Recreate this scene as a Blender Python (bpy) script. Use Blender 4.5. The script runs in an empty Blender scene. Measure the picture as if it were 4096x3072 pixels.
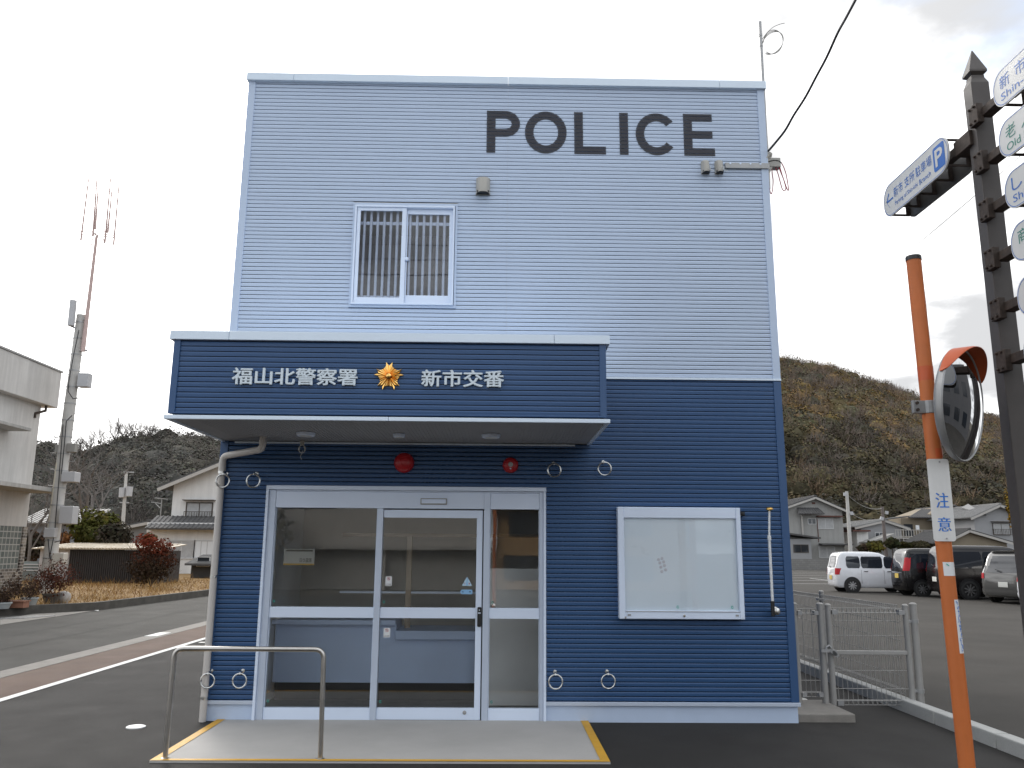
import bpy, bmesh, math, random
import numpy as np
from mathutils import Vector, Matrix
R = math.radians
rnd = random.Random(7)
rng = np.random.default_rng(11)
sc = bpy.context.scene
COL = sc.collection
H2 = 1.852  # photo is measured on a 2212 wide view in places

# ------------------------------------------------------------------ camera
F, PT, YW, RL, CX, CD, CH = 3305.99, 0.199, 0.0173, 0.0074, 2.7735, 8.3411, 1.6
fw = np.array([math.sin(YW)*math.cos(PT), math.cos(YW)*math.cos(PT), math.sin(PT)])
rt = np.array([math.cos(YW), -math.sin(YW), 0.0])
up = np.cross(rt, fw)
CC = np.array([CX, -CD, CH])
def _ray(u, v):
    a, b = u-2048, v-1536; c, s = math.cos(RL), math.sin(RL)
    return fw*F + rt*(a*c+b*s) - up*(-a*s+b*c)
def at(u, v, Y):
    d = _ray(u, v); t = (Y-CC[1])/d[1]; return Vector(CC+d*t)
def atX(u, v, X):
    d = _ray(u, v); t = (X-CC[0])/d[0]; return Vector(CC+d*t)
def atZ(u, v, Z=0.0):
    d = _ray(u, v); t = (Z-CC[2])/d[2]; return Vector(CC+d*t)
def zm(x0, y0, s): return lambda x, y: (x0+x*s, y0+y*s)
z1 = zm(0, 600, .6631); z2 = zm(0, 1300, .6631); z5 = zm(900, 1850, .7366)
z7 = zm(3000, 1400, .663); zr = zm(2600, 0, .6763); zL = zm(200, 1700, .42194); zH = zm(3130, 1950, .43671)

cam = bpy.data.cameras.new('camera'); co = bpy.data.objects.new('camera', cam); COL.objects.link(co)
c_, s_ = math.cos(RL), math.sin(RL)
r_ = rt*c_ + up*s_; u_ = up*c_ - rt*s_
co.matrix_world = Matrix(((r_[0], u_[0], -fw[0], CC[0]), (r_[1], u_[1], -fw[1], CC[1]), (r_[2], u_[2], -fw[2], CC[2]), (0, 0, 0, 1)))
cam.sensor_width = 36; cam.lens = F/4096*36; cam.clip_end = 3000; cam.clip_start = .05
sc.camera = co

# ------------------------------------------------------------------ sky, sun, exposure
SUN_AZ, SUN_EL = -26.0, 30.0          # degrees, azimuth from +Y clockwise
sd = Vector((math.sin(R(SUN_AZ))*math.cos(R(SUN_EL)), math.cos(R(SUN_AZ))*math.cos(R(SUN_EL)), math.sin(R(SUN_EL))))
w = bpy.data.worlds.new('World'); sc.world = w; w.use_nodes = True
N = w.node_tree.nodes; L = w.node_tree.links; N.clear()
def nd(t, **k):
    n = N.new(t)
    for a, b in k.items(): setattr(n, a, b)
    return n
def lk(a, b): L.new(a, b)
out = nd('ShaderNodeOutputWorld'); bg = nd('ShaderNodeBackground'); bg.inputs['Strength'].default_value = .1
sky = nd('ShaderNodeTexSky', sky_type='NISHITA', sun_disc=False, sun_elevation=R(SUN_EL), sun_rotation=R(SUN_AZ), air_density=1.0, dust_density=2.0)
tc = nd('ShaderNodeTexCoord'); sep = nd('ShaderNodeSeparateXYZ'); lk(tc.outputs['Generated'], sep.inputs[0])
def math_(op, a, b=None, c=None, clamp=False):
    n = nd('ShaderNodeMath', operation=op, use_clamp=clamp)
    for i, x in enumerate((a, b, c)):
        if x is None: continue
        if isinstance(x, (int, float)): n.inputs[i].default_value = x
        else: lk(x, n.inputs[i])
    return n.outputs[0]
zz = math_('ADD', math_('MAXIMUM', sep.outputs[2], 0.0), .22)
cmb = nd('ShaderNodeCombineXYZ'); lk(math_('DIVIDE', sep.outputs[0], zz), cmb.inputs[0]); lk(math_('DIVIDE', sep.outputs[1], zz), cmb.inputs[1])
n1 = nd('ShaderNodeTexNoise'); n1.inputs['Scale'].default_value = 1.9; n1.inputs['Detail'].default_value = 7; n1.inputs['Roughness'].default_value = .55; lk(cmb.outputs[0], n1.inputs['Vector'])
n2 = nd('ShaderNodeTexNoise'); n2.inputs['Scale'].default_value = 1.1; n2.inputs['Detail'].default_value = 6; n2.inputs['Distortion'].default_value = .4
add = nd('ShaderNodeVectorMath', operation='ADD'); add.inputs[1].default_value = (7.3, 2.1, 4.4); lk(cmb.outputs[0], add.inputs[0]); lk(add.outputs[0], n2.inputs['Vector'])
def maprange(x, a, b, c, d):
    n = nd('ShaderNodeMapRange'); lk(x, n.inputs[0])
    for i, q in enumerate((a, b, c, d)): n.inputs[i+1].default_value = q
    n.interpolation_type = 'SMOOTHSTEP'
    return n.outputs[0]
def mixc(f, a, b, bt='MIX'):
    n = nd('ShaderNodeMix', data_type='RGBA', blend_type=bt)
    if isinstance(f, (int, float)): n.inputs[0].default_value = f
    else: lk(f, n.inputs[0])
    for i, x in ((6, a), (7, b)):
        if isinstance(x, tuple): n.inputs[i].default_value = (*x, 1)
        else: lk(x, n.inputs[i])
    return n.outputs[2]
dotn = nd('ShaderNodeVectorMath', operation='DOT_PRODUCT'); lk(tc.outputs['Generated'], dotn.inputs[0]); dotn.inputs[1].default_value = sd
dpos = math_('MAXIMUM', dotn.outputs['Value'], 0.0)
glow = math_('ADD', math_('POWER', dpos, 8.0), math_('MULTIPLY', math_('POWER', dpos, 70.0), 4.0))
cloud = mixc(maprange(n1.outputs[0], .41, .60, 0, 1), (4.2, 4.25, 4.35), (11.2, 11.25, 11.3))
glowc = nd('ShaderNodeCombineXYZ')
for i, k in enumerate((10.0, 9.7, 9.4)): lk(math_('MULTIPLY', glow, k), glowc.inputs[i])
cloud = mixc(1.0, cloud, glowc.outputs[0], 'ADD')
back = maprange(sep.outputs[1], -.7, .35, 0, 1)             # sky over the camera's back is thinner and bluer
tint = mixc(back, (.93, .975, 1.03), (1.0, 1.0, 1.0))
cloud = mixc(1.0, cloud, tint, 'MULTIPLY')
hole = maprange(n2.outputs[0], .62, .70, 0, .7)
skyb = mixc(1.0, sky.outputs[0], (2.2, 2.2, 2.2), 'MULTIPLY')
final = mixc(hole, cloud, skyb)
lk(final, bg.inputs['Color']); lk(bg.outputs[0], out.inputs['Surface'])

sl = bpy.data.lights.new('sun', 'SUN'); so = bpy.data.objects.new('sun', sl); COL.objects.link(so)
sl.energy = .6; sl.angle = R(14); sl.color = (1, .95, .88)
so.rotation_euler = sd.to_track_quat('Z', 'Y').to_euler()
so.location = (-30, 60, 50)
sc.view_settings.view_transform = 'Standard'; sc.view_settings.look = 'None'
sc.view_settings.exposure = 0.8; sc.view_settings.gamma = 1
sc.cycles.use_denoising = True
sc.cycles.max_bounces = 8; sc.cycles.transparent_max_bounces = 16
sc.cycles.sample_clamp_indirect = 6

# ------------------------------------------------------------------ materials
def M(name, col, rough=.6, metal=0., var=.10, scale=4., bump=0., bscale=60., spec=.5, coat=0., speck=0., sscale=250., streak=0., emit=None):
    m = bpy.data.materials.new(name); m.use_nodes = True
    t = m.node_tree; b = t.nodes['Principled BSDF']
    b.inputs['Roughness'].default_value = rough; b.inputs['Metallic'].default_value = metal
    b.inputs['Specular IOR Level'].default_value = spec; b.inputs['Coat Weight'].default_value = coat
    b.inputs['Coat Roughness'].default_value = .05
    b.inputs['Base Color'].default_value = (*col, 1)
    tcn = t.nodes.new('ShaderNodeTexCoord')
    def noise(s, d, vec=None, rgh=.6):
        n = t.nodes.new('ShaderNodeTexNoise'); n.inputs['Scale'].default_value = s; n.inputs['Detail'].default_value = d; n.inputs['Roughness'].default_value = rgh
        t.links.new(vec if vec else tcn.outputs['Object'], n.inputs['Vector']); return n.outputs[0]
    def mr(x, a, b_, c, d):
        n = t.nodes.new('ShaderNodeMapRange'); t.links.new(x, n.inputs[0])
        for i, q in enumerate((a, b_, c, d)): n.inputs[i+1].default_value = q
        return n.outputs[0]
    def mul(x, y):
        n = t.nodes.new('ShaderNodeMath'); n.operation = 'MULTIPLY'; t.links.new(x, n.inputs[0]); t.links.new(y, n.inputs[1]); return n.outputs[0]
    fac = None
    if var > 0:
        fac = mr(noise(scale, 6), .25, .75, 1-var, 1+var)
    if speck > 0:
        g = mr(noise(sscale, 2), .3, .7, 1-speck, 1+speck); fac = mul(fac, g) if fac else g
    if streak > 0:
        mp = t.nodes.new('ShaderNodeMapping'); mp.inputs['Scale'].default_value = (2.2, 2.2, .22); t.links.new(tcn.outputs['Object'], mp.inputs[0])
        g = mr(noise(1.6, 6, mp.outputs[0], .7), .38, .72, 1-streak, 1+.04); fac = mul(fac, g) if fac else g
    if fac is not None:
        v = t.nodes.new('ShaderNodeVectorMath'); v.operation = 'SCALE'; v.inputs[0].default_value = col
        t.links.new(fac, v.inputs['Scale']); t.links.new(v.outputs[0], b.inputs['Base Color'])
        t.links.new(mr(noise(scale*2.3, 4), .2, .8, max(0, rough-.07), min(1, rough+.07)), b.inputs['Roughness'])
    if bump > 0:
        bn = t.nodes.new('ShaderNodeBump'); bn.inputs['Strength'].default_value = bump; bn.inputs['Distance'].default_value = .01
        t.links.new(noise(bscale, 3), bn.inputs['Height']); t.links.new(bn.outputs[0], b.inputs['Normal'])
    if emit:
        b.inputs['Emission Color'].default_value = (*col, 1); b.inputs['Emission Strength'].default_value = emit
    return m
def glassmat(name, tint=(.93, .95, .95), ior=1.75, rough=0.0):
    m = bpy.data.materials.new(name); m.use_nodes = True; t = m.node_tree; t.nodes.clear()
    o = t.nodes.new('ShaderNodeOutputMaterial'); mx = t.nodes.new('ShaderNodeMixShader'); tr = t.nodes.new('ShaderNodeBsdfTransparent')
    gl = t.nodes.new('ShaderNodeBsdfGlossy'); fr = t.nodes.new('ShaderNodeFresnel'); fr.inputs[0].default_value = ior
    tr.inputs[0].default_value = (*tint, 1); gl.inputs['Roughness'].default_value = rough
    gl.inputs['Color'].default_value = (1, 1, 1, 1)
    # very slight waviness of float glass
    tcn = t.nodes.new('ShaderNodeTexCoord'); nz = t.nodes.new('ShaderNodeTexNoise'); nz.inputs['Scale'].default_value = 2.2
    t.links.new(tcn.outputs['Object'], nz.inputs['Vector']); bn = t.nodes.new('ShaderNodeBump'); bn.inputs['Strength'].default_value = .02; bn.inputs['Distance'].default_value = .02
    t.links.new(nz.outputs[0], bn.inputs['Height']); t.links.new(bn.outputs[0], gl.inputs['Normal'])
    t.links.new(fr.outputs[0], mx.inputs[0]); t.links.new(tr.outputs[0], mx.inputs[1]); t.links.new(gl.outputs[0], mx.inputs[2]); t.links.new(mx.outputs[0], o.inputs[0])
    return m
def brickmat(name, c1, c2, mortar, bw, bh, axes='yz', bias=0.0, ms=.012):
    m = bpy.data.materials.new(name); m.use_nodes = True; t = m.node_tree; b = t.nodes['Principled BSDF']; b.inputs['Roughness'].default_value = .75
    tcn = t.nodes.new('ShaderNodeTexCoord'); sp = t.nodes.new('ShaderNodeSeparateXYZ'); cb = t.nodes.new('ShaderNodeCombineXYZ')
    t.links.new(tcn.outputs['Object'], sp.inputs[0])
    t.links.new(sp.outputs['XYZ'.index(axes[0].upper())], cb.inputs[0]); t.links.new(sp.outputs['XYZ'.index(axes[1].upper())], cb.inputs[1])
    br = t.nodes.new('ShaderNodeTexBrick'); t.links.new(cb.outputs[0], br.inputs['Vector'])
    br.inputs['Color1'].default_value = (*c1, 1); br.inputs['Color2'].default_value = (*c2, 1); br.inputs['Mortar'].default_value = (*mortar, 1)
    br.inputs['Scale'].default_value = 1; br.inputs['Mortar Size'].default_value = ms; br.inputs['Brick Width'].default_value = bw; br.inputs['Row Height'].default_value = bh; br.inputs['Bias'].default_value = bias
    t.links.new(br.outputs[0], b.inputs['Base Color']); return m
def tintmat(name, rough=.9, spec=.06):
    m = bpy.data.materials.new(name); m.use_nodes = True; t = m.node_tree; b = t.nodes['Principled BSDF']
    a = t.nodes.new('ShaderNodeAttribute'); a.attribute_name = 'tint'; t.links.new(a.outputs['Color'], b.inputs['Base Color'])
    b.inputs['Roughness'].default_value = rough; b.inputs['Specular IOR Level'].default_value = spec
    return m

SILVER = M('pale silver siding', (0.505, 0.598, 0.75), .5, .0, .03, .7, spec=.4)
NAVY = M('navy siding', (0.03, 0.085, 0.205), .42, .0, .05, 1.2, spec=.5)
GROOVE = M('painted groove shade', (.02, .02, .026), .8, 0, 0)  # near-black groove backs: shade of the siding joints put into the colour
ALU = M('pale aluminium', (0.55, 0.62, 0.74), .38, .25, .03, 2)
ALUW = M('white coated aluminium', (0.7, 0.79, 0.94), .4, .0, .03, 2)
CAPW = M('white parapet flashing', (0.72, 0.82, 0.93), .4, 0, .03, 1)
BASEW = M('painted plinth', (0.49, 0.585, 0.745), .7, 0, .05, 3, .1, 80)
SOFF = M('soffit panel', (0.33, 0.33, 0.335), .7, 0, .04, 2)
PIPE = M('warm grey vinyl pipe', (.56, .53, .50), .45, 0, .04, 3)
STEEL = M('stainless steel', (.62, .62, .60), .28, 1, .06, 8)
STEELM = M('brushed stainless rail', (.50, .48, .45), .33, 1, .10, 12)
GALV = M('galvanised steel', (.36, .36, .36), .5, .6, .12, 10)
FENCEM = M('grey beige fence coating', (.34, .33, .315), .55, .2, .08, 8)
CONC = M('pale concrete', (.40, .40, .385), .85, 0, .12, 2.5, .2, 90, speck=.12, sscale=160)
SLABM = M('trowelled concrete slab', (0.43, 0.415, 0.395), .8, 0, .09, 1.3, .12, 60, speck=.07, sscale=220)
KERBC = M('weathered concrete', (0.215, 0.2, 0.18), .88, 0, .18, 4, .3, 60, speck=.15, sscale=120)
DARKC = M('mossy dark concrete', (.085, .078, .068), .9, 0, .35, 3, .3, 50, streak=.2)
ASPH = M('new asphalt', (0.0295, 0.0275, 0.0258), .88, 0, .22, .8, .55, 170, spec=.3, speck=.30, sscale=210)
ASPO = M('old asphalt', (0.055, 0.052, 0.047), .9, 0, .20, .55, .5, 150, spec=.3, speck=.22, sscale=170)
LOTM = M('parking lot asphalt', (0.053, 0.049, 0.044), .92, 0, .22, .45, .5, 140, spec=.25, speck=.24, sscale=150)
BRSTRIP = M('brown paving strip', (0.108, 0.068, 0.05), .9, 0, .16, 1.4, .3, 110, speck=.15, sscale=150)
WHITEP = M('white road paint', (.62, .62, .60), .7, 0, .15, 6, .2, 120, speck=.12)
YELLP = M('yellow road paint', (.62, .34, .03), .6, 0, .12, 5, .15, 120, speck=.1)
EARTH = M('earth', (.10, .085, .06), .95, 0, .25, .2)
BLACK = M('black plastic', (.012, .012, .013), .4, 0, 0)
LETTERB = M('dark grey lettering', (.022, .022, .032), .55, 0, .06, 3)
LETTERW = M('white acrylic letters', (.66, .74, .80), .35, 0, 0)
GOLD = M('gold plated metal', (.95, .58, .18), .20, 1, .04, 20)
REDP = M('red enamel', (.42, .012, .018), .3, 0, .04, 5)
ORANGE = M('orange painted steel', (.58, .155, .035), .5, 0, .10, 5, .05, 40, streak=.14)
ORANGED = M('fresh orange band', (.56, .10, .025), .45, 0, .05, 5)
BROWNP = M('dark brown post paint', (.062, .052, .047), .5, 0, .12, 6)
RUST = M('rusted dark bracket', (.055, .04, .032), .7, .2, .5, 30)
SIGNW = M('sign board white', (0.68, 0.68, 0.67), .5, 0, .06, 3, streak=.06)
SIGNBLUE = M('sign blue', (.04, .16, .52), .5, 0, .03)
SIGNGREEN = M('sign green', (.01, .22, .17), .5, 0, 0)
SIGNBACK = M('dull metal sign back', (.16, .155, .15), .5, .5, .15, 6)
WHITEG = M('white gloss', (.72, .73, .74), .4, 0, .02)
WHITEBOARD = M('magnet board white', (0.82, 0.91, 0.98), .3, 0, .03, 1)
TEAL = M('teal glass mark', (.02, .42, .34), .5, 0, 0)
STRED = M('sticker red', (.45, .06, .07), .5, 0, 0)
STBLUE = M('sticker pale blue', (.25, .48, .75), .5, 0, 0)
GLASS = glassmat('clear glass', (.975, .985, .985), 1.62)
GLASSB = glassmat('board glass', (.995, .998, 1.0), 1.3)
GLASSW = glassmat('upper window glass', (.95, .96, .98), 1.42)
INTW = M('interior white laminate', (0.62, 0.75, 1.0), .5, 0, .03)
INTG = M('interior grey', (0.86, 0.86, 0.85), .7, 0, .05)
INTD = M('interior dark floor', (.05, .055, .055), .35, 0, .08, 3)
INTWALL = M('interior wall paper', (0.62, 0.6, 0.56), .8, 0, .05)
WOODT = M('interior tan frame', (.38, .30, .22), .5, 0, .08)
CURT = M('beige curtain', (0.17, 0.155, 0.155), .85, 0, .1, 3)
CABLE = M('black cable', (.012, .012, .014), .5, 0, 0)
CABLER = M('dark red wire', (0.33, 0.035, 0.06), .5, 0, 0)
CABLEG = M('grey cable', (.30, .29, .27), .5, 0, 0)
PLASTG = M('grey beige plastic', (.40, .385, .35), .5, 0, .05, 6)
CREAMW = M('cream stained render', (0.6, 0.585, 0.565), .85, 0, .08, 1.2, .2, 60, streak=.17)
CREAMD = M('cream slab edge', (0.45, 0.44, 0.42), .8, 0, .1, 2, streak=.3)
POLEC = M('concrete pole', (0.47, 0.455, 0.43), .85, 0, .1, 4, .2, 80)
POLEP = M('flare paled steel mast', (0.5, 0.37, 0.34), .6, .1, .1, 4)  # steel paled and pinked: lens flare put into the mast colour
BOXG = M('pale grey cabinet', (.43, .43, .44), .5, 0, .05, 4)

# ------------------------------------------------------------------ mesh builder
OFF = {}
class MB:
    def __init__(s): s.v = []; s.f = []; s.mi = []
    def add(s, vs, fs, mi=0):
        n = len(s.v); s.v += [tuple(v) for v in vs]; s.f += [tuple(i+n for i in f) for f in fs]; s.mi += [mi]*len(fs); return s
    def box(s, x0, x1, y0, y1, z0, z1, mi=0):
        x0, x1 = sorted((x0, x1)); y0, y1 = sorted((y0, y1)); z0, z1 = sorted((z0, z1))
        return s.add([(x0, y0, z0), (x1, y0, z0), (x1, y1, z0), (x0, y1, z0), (x0, y0, z1), (x1, y0, z1), (x1, y1, z1), (x0, y1, z1)],
              [(0, 3, 2, 1), (4, 5, 6, 7), (0, 1, 5, 4), (1, 2, 6, 5), (2, 3, 7, 6), (3, 0, 4, 7)], mi)
    def obox(s, c, a, b, d, mi=0):
        c, a, b, d = map(Vector, (c, a, b, d)); vs = []
        for k in (-1, 1):
            for i, j in ((-1, -1), (1, -1), (1, 1), (-1, 1)): vs.append(c+a*i+b*j+d*k)
        return s.add(vs, [(0, 3, 2, 1), (4, 5, 6, 7), (0, 1, 5, 4), (1, 2, 6, 5), (2, 3, 7, 6), (3, 0, 4, 7)], mi)
    def bar(s, p, q, w, h, mi=0):
        p, q = Vector(p), Vector(q); d = (q-p); n = d.normalized(); a = n.cross(Vector((0, 0, 1)))
        if a.length < 1e-3: a = Vector((1, 0, 0))
        a.normalize(); b = a.cross(n)
        return s.obox((p+q)/2, a*w/2, b*h/2, d/2, mi)
    def tube(s, pts, r, n=8, closed=False, mi=0, cap=True):
        pts = [Vector(p) for p in pts]; m = len(pts); rr = r if isinstance(r, (list, tuple)) else [r]*m
        rings = []; ref = None
        for i in range(m):
            if closed: t = pts[(i+1) % m]-pts[i-1]
            else: t = pts[min(i+1, m-1)]-pts[max(i-1, 0)]
            t.normalize()
            if ref is None:
                ref = t.cross(Vector((0, 0, 1)))
                if ref.length < 1e-3: ref = Vector((1, 0, 0))
            ref = (ref-t*ref.dot(t)).normalized(); b = t.cross(ref)
            rings.append([pts[i]+(ref*math.cos(2*math.pi*k/n)+b*math.sin(2*math.pi*k/n))*rr[i] for k in range(n)])
        vs = [v for g in rings for v in g]; fs = []
        for i in range(m if closed else m-1):
            j = (i+1) % m
            for k in range(n): fs.append((i*n+k, j*n+k, j*n+(k+1) % n, i*n+(k+1) % n)[::-1])
        if not closed and cap: fs += [tuple(range(n)), tuple((m-1)*n+k for k in range(n))[::-1]]
        return s.add(vs, fs, mi)
    def lathe(s, prof, o=(0, 0, 0), axis='z', n=24, mi=0):
        vs = []; o = Vector(o)
        for r, h in prof:
            for k in range(n):
                a = 2*math.pi*k/n; c, d = r*math.cos(a), r*math.sin(a)
                vs.append(o+Vector({'z': (c, d, h), 'y': (c, -h, d), 'x': (h, c, d)}[axis]))
        fs = [(i*n+k, i*n+(k+1) % n, (i+1)*n+(k+1) % n, (i+1)*n+k) for i in range(len(prof)-1) for k in range(n)]
        fs += [tuple(range(n))[::-1], tuple((len(prof)-1)*n+k for k in range(n))]
        return s.add(vs, fs, mi)
    def face(s, pts, mi=0): return s.add(pts, [tuple(range(len(pts)))], mi)
    def prism(s, pts, vec, mi=0):
        n = len(pts); pts = [Vector(p) for p in pts]; vec = Vector(vec)
        fs = [tuple(range(n)), tuple(range(n, 2*n))[::-1]]+[(i, i+n, (i+1) % n+n, (i+1) % n) for i in range(n)]
        return s.add(pts+[p+vec for p in pts], fs, mi)
    def geo(s, g, o, a, b, n, mi=0):   # g = (verts2d, faces); mapped on plane o + a x + b y
        vs, fs = g; o, a, b = map(Vector, (o, a, b)); n = Vector(n)
        return s.add([o+a*x+b*y+n*z for x, y, z in vs], fs, mi)
    def build(s, name, mat, parent=None, smooth=False, bevel=0, local=False, fixn=True):
        me = bpy.data.meshes.new(name); off = Vector((0, 0, 0))
        if parent is not None and not local: off = OFF[parent.name]
        me.from_pydata([tuple(Vector(v)-off) for v in s.v] if off.length else s.v, [], s.f)
        mats = mat if isinstance(mat, (list, tuple)) else [mat]
        for m in mats: me.materials.append(m)
        if len(mats) > 1: me.polygons.foreach_set('material_index', s.mi)
        if fixn:
            bm = bmesh.new(); bm.from_mesh(me); bmesh.ops.recalc_face_normals(bm, faces=bm.faces); bm.to_mesh(me); bm.free()
        if smooth:
            me.polygons.foreach_set('use_smooth', [True]*len(me.polygons)); me.set_sharp_from_angle(angle=R(38))
        me.update()
        o = bpy.data.objects.new(name, me); COL.objects.link(o)
        if parent is not None: o.parent = parent
        OFF[o.name] = off if parent is not None else Vector((0, 0, 0))
        if bevel:
            md = o.modifiers.new('edge', 'BEVEL'); md.width = bevel; md.segments = 2; md.limit_method = 'ANGLE'; md.angle_limit = R(40)
        return o
def tag(o, label=None, cat=None, group=None, kind=None):
    if label: o['label'] = label
    if cat: o['category'] = cat
    if group: o['group'] = group
    if kind: o['kind'] = kind
    return o
def thing(name, label, cat, loc=(0, 0, 0), group=None, rz=0):
    o = bpy.data.objects.new(name, None); COL.objects.link(o); o.location = loc; o.rotation_euler = (0, 0, rz); o.empty_display_size = .2
    OFF[o.name] = Vector(loc); return tag(o, label, cat, group)
def struct(name, mb, mat, **k): return tag(mb.build(name, mat, **k), kind='structure')
def copy_thing(o, loc, label=None, rz=None):
    c = o.copy(); COL.objects.link(c); c.location = loc
    if rz is not None: c.rotation_euler = (0, 0, rz)
    if label: c['label'] = label
    for ch in o.children:
        d = ch.copy(); COL.objects.link(d); d.parent = c
        for g in ch.children:
            e = g.copy(); COL.objects.link(e); e.parent = d
    return c
def arrobj(name, V, Fq, tint, mat, parent=None):
    """numpy quads or triangles -> one mesh with a per-face tint"""
    me = bpy.data.meshes.new(name); k = Fq.shape[1]
    me.vertices.add(len(V)); me.vertices.foreach_set('co', V.astype(np.float32).ravel())
    me.loops.add(Fq.size); me.loops.foreach_set('vertex_index', Fq.astype(np.int32).ravel())
    me.polygons.add(len(Fq)); me.polygons.foreach_set('loop_start', np.arange(0, Fq.size, k, dtype=np.int32))
    try: me.polygons.foreach_set('loop_total', np.full(len(Fq), k, dtype=np.int32))
    except Exception: pass
    me.update(calc_edges=True)
    a = me.attributes.new('tint', 'FLOAT_COLOR', 'FACE'); a.data.foreach_set('color', np.c_[tint, np.ones(len(tint))].astype(np.float32).ravel())
    me.materials.append(mat); me.validate()
    o = bpy.data.objects.new(name, me); COL.objects.link(o)
    if parent is not None: o.parent = parent; OFF[o.name] = OFF[parent.name]
    return o
def textgeo(body, bold=0.0, thick=0.0, res=3):
    c = bpy.data.curves.new('txt', 'FONT'); c.body = body; c.size = 1; c.offset = bold; c.resolution_u = res; c.extrude = thick
    o = bpy.data.objects.new('txt', c); COL.objects.link(o)
    bpy.context.view_layer.update()
    dg = bpy.context.evaluated_depsgraph_get(); e = o.evaluated_get(dg); m = e.to_mesh()
    vs = [tuple(v.co) for v in m.vertices]; fs = [tuple(p.vertices) for p in m.polygons]; e.to_mesh_clear()
    bpy.data.objects.remove(o); bpy.data.curves.remove(c)
    return vs, fs
def fat(body, b, thick=0.0, res=3, n=10):
    vs, fs = textgeo(body, 0, thick, res); V = []; Fq = []
    for k in range(n+1):
        dx, dy = (0, 0) if k == n else (b*math.cos(2*math.pi*k/n), b*math.sin(2*math.pi*k/n)); o = len(V)
        V += [(x+dx, y+dy, z-(0 if k == n else .0012*(k+1))) for x, y, z in vs]; Fq += [tuple(i+o for i in f) for f in fs]
    return V, Fq
def fit(g, x0, x1, y0, y1, zt=1.0):
    vs, fs = g; xs = [v[0] for v in vs]; ys = [v[1] for v in vs]; a, b, c, d = min(xs), max(xs), min(ys), max(ys)
    return [(x0+(v[0]-a)/(b-a)*(x1-x0), y0+(v[1]-c)/(d-c)*(y1-y0), v[2]*zt) for v in vs], fs
def rrect(x0, x1, y0, y1, r, n=6):
    p = []
    for cx, cy, a0 in ((x1-r, y1-r, 0), (x0+r, y1-r, 90), (x0+r, y0+r, 180), (x1-r, y0+r, 270)):
        for k in range(n+1): a = R(a0+90*k/n); p.append((cx+r*math.cos(a), cy+r*math.sin(a)))
    return p
def arc(cx, cz, r, a0, a1, n): return [(cx+r*math.cos(R(a0+(a1-a0)*k/n)), cz+r*math.sin(R(a0+(a1-a0)*k/n))) for k in range(n+1)]
X_, Y_, Z_ = Vector((1, 0, 0)), Vector((0, 1, 0)), Vector((0, 0, 1))

# ================================================================== SETTING
g = MB(); g.face([(-900, -900, -.03), (900, -900, -.03), (900, 900, -.03), (-900, 900, -.03)]); struct('ground', g, EARTH)
g = MB(); g.face([(-2.46, -9.2, 0), (7.0, -9.2, 0), (7.0, 24, 0), (-2.46, 24, 0)]); struct('forecourt', g, ASPH)
g = MB(); g.face([(-60, -22, -.004), (60, -22, -.004), (60, -9.1, -.004), (-60, -9.1, -.004)])
g.face([(-3.72, -9.1, -.004), (-3.72, 60, -.004), (-7.05, 60, -.004), (-7.25, 21, -.004), (-7.75, 14, -.004), (-9.2, 12.1, -.004), (-14, 8, -.004), (-40, 6, -.004), (-40, -9.1, -.004)]); struct('road', g, ASPO)
SEAM = M('tar seam', (.028, .027, .026), .85, 0, .2, 5)
g = MB(); r5 = random.Random(9)
def crack(x0, y0, x1, y1, w_, n=26):
    for k in range(n):
        a, b = k/n, (k+1)/n; j = lambda q: .05*math.sin(q*19+x0)+.03*math.sin(q*47)
        xa, ya, xb, yb = x0+(x1-x0)*a+j(a), y0+(y1-y0)*a, x0+(x1-x0)*b+j(b), y0+(y1-y0)*b
        d = Vector((yb-ya, xa-xb, 0)).normalized()*w_; g.face([(xa-d.x, ya-d.y, .0), (xa+d.x, ya+d.y, .0), (xb+d.x, yb+d.y, .0), (xb-d.x, yb-d.y, .0)])
crack(-5.1, -4, -5.3, 30, .010); crack(-6.2, 2, -5.9, 40, .008); crack(-7.0, 9.5, -3.75, 9.1, .012); crack(-9, 6.0, -3.75, 5.4, .010); crack(-8, 3.2, -3.75, 3.4, .008)
struct('road_seam', g, SEAM)
g = MB()
g.box(-3.70, -3.36, -9, 50, -.02, .006); struct('gutter', g, KERBC)
g = MB(); g.face([(-3.36, -9, .002), (-2.50, -9, .002), (-2.50, 50, .002), (-3.36, 50, .002)]); struct('paved_strip', g, BRSTRIP)
g = MB(); g.face([(-2.53, -9, .006), (-2.42, -9, .006), (-2.42, 50, .006), (-2.53, 50, .006)]); tag(g.build('road_line', WHITEP), kind='structure')
g = MB(); g.box(-3.68, -3.46, 7.6, 8.3, .004, .012); struct('white_kerb_patch', g, WHITEP)
g = MB(); g.face([(-2.35, 6.6, .006), (-2.0, 6.6, .006), (-2.0, 6.75, .006), (-2.35, 6.75, .006)]); struct('road_mark', g, WHITEP)
g = MB(); g.face([(7.0, -9.2, .002), (60, -9.2, .002), (60, 74, .002), (7.0, 74, .002)]); struct('parking_lot', g, LOTM)
g = MB()
for k in range(7):
    y = 36+k*5.2; g.face([(16, y, .007), (36+2*k, y, .007), (36+2*k, y+.16, .007), (16, y+.16, .007)])
for k in range(9): g.face([(12.5+k*2.5, 41, .0072), (12.62+k*2.5, 41, .0072), (12.9+k*2.5, 45.5, .0072), (12.78+k*2.5, 45.5, .0072)])
struct('parking_lines', g, WHITEP)
g = MB(); r6 = random.Random(21)
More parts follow.
